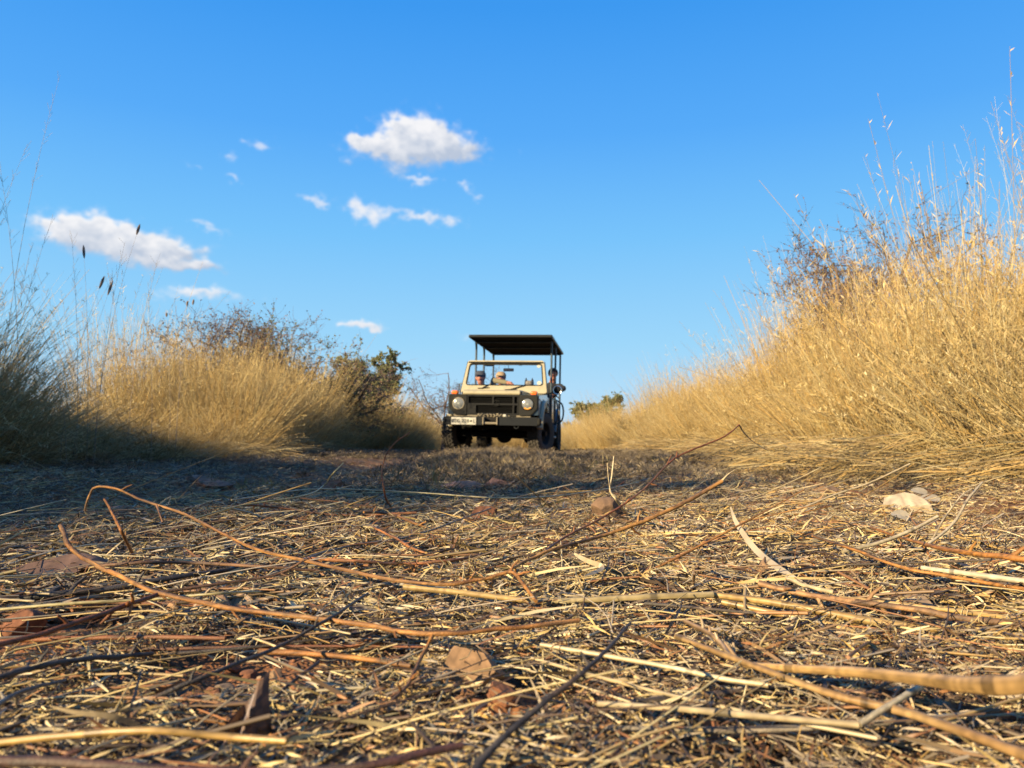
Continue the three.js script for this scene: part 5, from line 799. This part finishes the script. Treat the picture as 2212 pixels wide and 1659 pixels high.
for (let k = 0; k < 80; k++) {
  const [x, z] = spots(0.35, 2.4), L = rr(0.08, 0.26), b = new Build(), w = rr(0.0014, 0.0034);
  const ti = Math.floor(rnd() * 5), up = rnd() < 0.2 && z < -0.7 ? rr(0.1, 0.45) : rr(-0.02, 0.05);
  twigGeo(b, null, w, w * rr(0.4, 0.9), [RUST, BROWN, DARKT, OCHRE, GREY][ti], { raw: laid(x, z, L, rr(-0.9, 0.9), rr(0.006, 0.016), up, rr(-0.3, 0.3)), n: 20, sides: 7 });
  const g = b.geo(), base = based(g), m = new THREE.Mesh(g, twigMat); m.position.copy(base);
  put(m, 'twig', `${L > 0.16 ? 'longish' : 'short'} ${['rust', 'brown', 'dark', 'ochre', 'grey'][ti]} loose twig ${up > 0.09 ? 'sticking up' : 'lying'} near the ${nearest(x, z)}`, 'twig', 'loose twigs in the litter');
}

// ---------------------------------------------------------------- what nobody could count: chaff, leaf scraps, grit
const litterSpot = (R) => { const a = 0.36, r = Math.sqrt(Math.max(0, Math.pow((R * R + a) / a, rnd()) * a - a)), t = rnd() < 0.86 ? rr(-0.95, 0.95) : rr(-3.14, 3.14); return [Math.sin(t) * r, -Math.cos(t) * r]; };
function chaffGeo(seed, n, L0, L1, w, flat) {
  const keep = rnd; rnd = mulberry(seed); const b = new Build();
  for (let k = 0; k < n; k++) { const L = rr(L0, L1), a = rr(0, 6.283), bow = rr(-0.4, 0.4), pts = [], x = rr(-0.012, 0.012), z = rr(-0.012, 0.012), y = rr(0, 0.008), up = rr(-0.2, 0.35); for (let i = 0; i <= 3; i++) { const t = i / 3 - 0.5; pts.push(V(x + Math.cos(a) * L * t, y + up * L * t + 0.1 * L * (0.25 - t * t), z + Math.sin(a) * L * t + bow * L * (t * t - 0.25))); } const c = tint([1, 1, 1], rr(0.7, 1.2)); if (flat) b.ribbon(pts, (t) => w * rr(0.8, 1.2) * Math.sin(Math.PI * (0.12 + 0.76 * t)), V(rr(-1, 1), rr(-0.5, 0.5), rr(-1, 1)).normalize(), c, rr(-2.5, 2.5)); else b.tube(pts, (t) => w * (1 - 0.3 * t), 4, c, true); }
  rnd = keep; return b.geo();
}
function fibreGeo(seed) { const keep = rnd; rnd = mulberry(seed); const b = new Build(); for (let k = 0; k < 2; k++) { const a = rr(0, 6.283), R = rr(0.006, 0.02), sw = rr(1.2, 3.4), pts = []; for (let i = 0; i <= 6; i++) { const t = i / 6, w = a + sw * t; pts.push(V(Math.cos(w) * R - Math.cos(a) * R + rr(-0.004, 0.004), 0.004 + 0.012 * Math.sin(t * 3) * rnd(), Math.sin(w) * R - Math.sin(a) * R)); } b.tube(pts, 0.00042, 3, tint([1, 1, 1], rr(0.8, 1.2)), false); } rnd = keep; return b.geo(); }
function litterColor(x, z) {
  const n = fbm(x * 5 + 3, z * 5, 2), q = rnd();
  const straw = pick(STRAW), pale = pick(PALE), grey = pick([[0.30, 0.235, 0.155], [0.19, 0.135, 0.08], [0.42, 0.34, 0.235], [0.25, 0.155, 0.078]]), dark = pick([[0.09, 0.052, 0.028], [0.14, 0.08, 0.036], [0.06, 0.038, 0.024]]), rust = pick([[0.28, 0.125, 0.045], [0.33, 0.16, 0.06]]);
  const pS = 0.32 + (n - 0.5) * 0.3, pP = 0.11, pD = 0.21, pR = 0.11;
  const c = q < pS ? straw : q < pS + pP ? pale : q < pS + pP + pD ? dark : q < pS + pP + pD + pR ? rust : grey, k = rr(0.75, 1.15);
  return new THREE.Color().setRGB(c[0] * k, c[1] * k, c[2] * k);
}
function litter(seed, n, R, geos, name, label, category, lift, tilt, s0, s1, bare = 0.7, near = bare > 0.75 ? 0.7 : 0.5) {
  rnd = mulberry(seed); const L = [];
  for (let k = 0; k < n; k++) { const [x, z] = litterSpot(R); if (BARE.some(([a, b, r]) => Math.hypot(x - a, (z - b) * 0.8) < r * (0.6 + 0.8 * noise2(x * 40, z * 40)) && rnd() < 0.9)) continue; const bareN = clamp(trackness(x, z) * 0.9 , 0, 1); if (rnd() < bareN * bare) continue; const q = Math.hypot(x, z), grow = lerp(near, 1, sstep(0.25, 1.1, q)) * (1 + 0.35 * sstep(0.8, 4, q)); const sc = rr(s0, s1) * grow; L.push([x, H(x, z) + rr(0, lift), z, rnd() < 0.6 ? rr(-0.7, 0.7) : rr(0, 6.28), sc, sc, rr(-tilt, tilt) * (rnd() < 0.1 ? 2.5 : 1), rr(-tilt, tilt) * (rnd() < 0.1 ? 2.5 : 1), litterColor(x, z)]); }
  return scatter(name, label, category, geos, strawMat, L, 'litter_piece');
}
litter(1, 62000, 7, [1, 2, 3, 4].map((s) => chaffGeo(s, 3, 0.010, 0.032, 0.0009, true)), 'chaff', 'fine chopped chaff covering the hump of the track', 'chaff', 0.012, 0.4, 0.6, 1.4);
litter(2, 16000, 7, [5, 6, 7].map((s) => chaffGeo(s, 2, 0.025, 0.065, 0.0007, false)), 'straw_litter', 'short broken straws strewn over the hump of the track', 'straw litter', 0.010, 0.16, 0.6, 1.5);
litter(3, 12000, 5, [8, 9, 10].map((s) => chaffGeo(s, 1, 0.014, 0.034, 0.0024, true)), 'leaf_litter', 'curled scraps of dry leaf among the straw', 'leaf litter', 0.008, 0.4, 0.6, 1.4);
litter(5, 14000, 4, [21, 22, 23].map((s) => fibreGeo(s)), 'fibre_litter', 'fine curled plant fibres tangled in the litter', 'plant litter', 0.012, 0.5, 0.6, 1.3, 0.6);
litter(6, 2200, 3.5, [31, 32, 33].map((s) => chaffGeo(s, 1, 0.05, 0.11, 0.0011, true)), 'leaf_litter', 'long shredded grass leaves twisted through the litter', 'leaf litter', 0.012, 0.25, 0.8, 1.4, 0.8);
litter(7, 2200, 4, [34, 35, 36].map((s) => chaffGeo(s, 1, 0.07, 0.15, 0.0006, false)), 'straw_litter', 'long thin straws lying criss-cross on the litter', 'straw litter', 0.015, 0.14, 0.8, 1.4, 0.8);
litter(4, 1500, 3, [11, 12, 13].map((s) => chaffGeo(s, 1, 0.06, 0.11, 0.0011, false)), 'straw_litter', 'longer straws scattered through the litter near the camera', 'straw litter', 0.012, 0.14, 0.8, 1.5, 0.8);
{
  rnd = mulberry(66); const L = [], gg = [1, 2, 3].map((s) => rockGeo(500 + s, 2, 6).translate(0, -0.35, 0)), cs = [BRICK, TAN, SAND, [0.2, 0.125, 0.07], [0.3, 0.23, 0.15], [0.24, 0.10, 0.042]];
  for (let k = 0; k < 16000; k++) { const [x, z] = litterSpot(8), s = Math.pow(rnd(), 4) * 0.011 + 0.002, c = pick(cs), q = rr(0.7, 1.2); L.push([x, H(x, z), z, rr(0, 6.28), s, s * rr(0.5, 0.9), 0, 0, col(c[0] * q, c[1] * q, c[2] * q)]); }
  scatter('gravel', 'loose grit and small red soil crumbs on the track', 'gravel', gg, new THREE.MeshStandardMaterial({ vertexColors: true, roughness: 0.95 }), L, 'grit');
}
renderer.render(scene, camera);
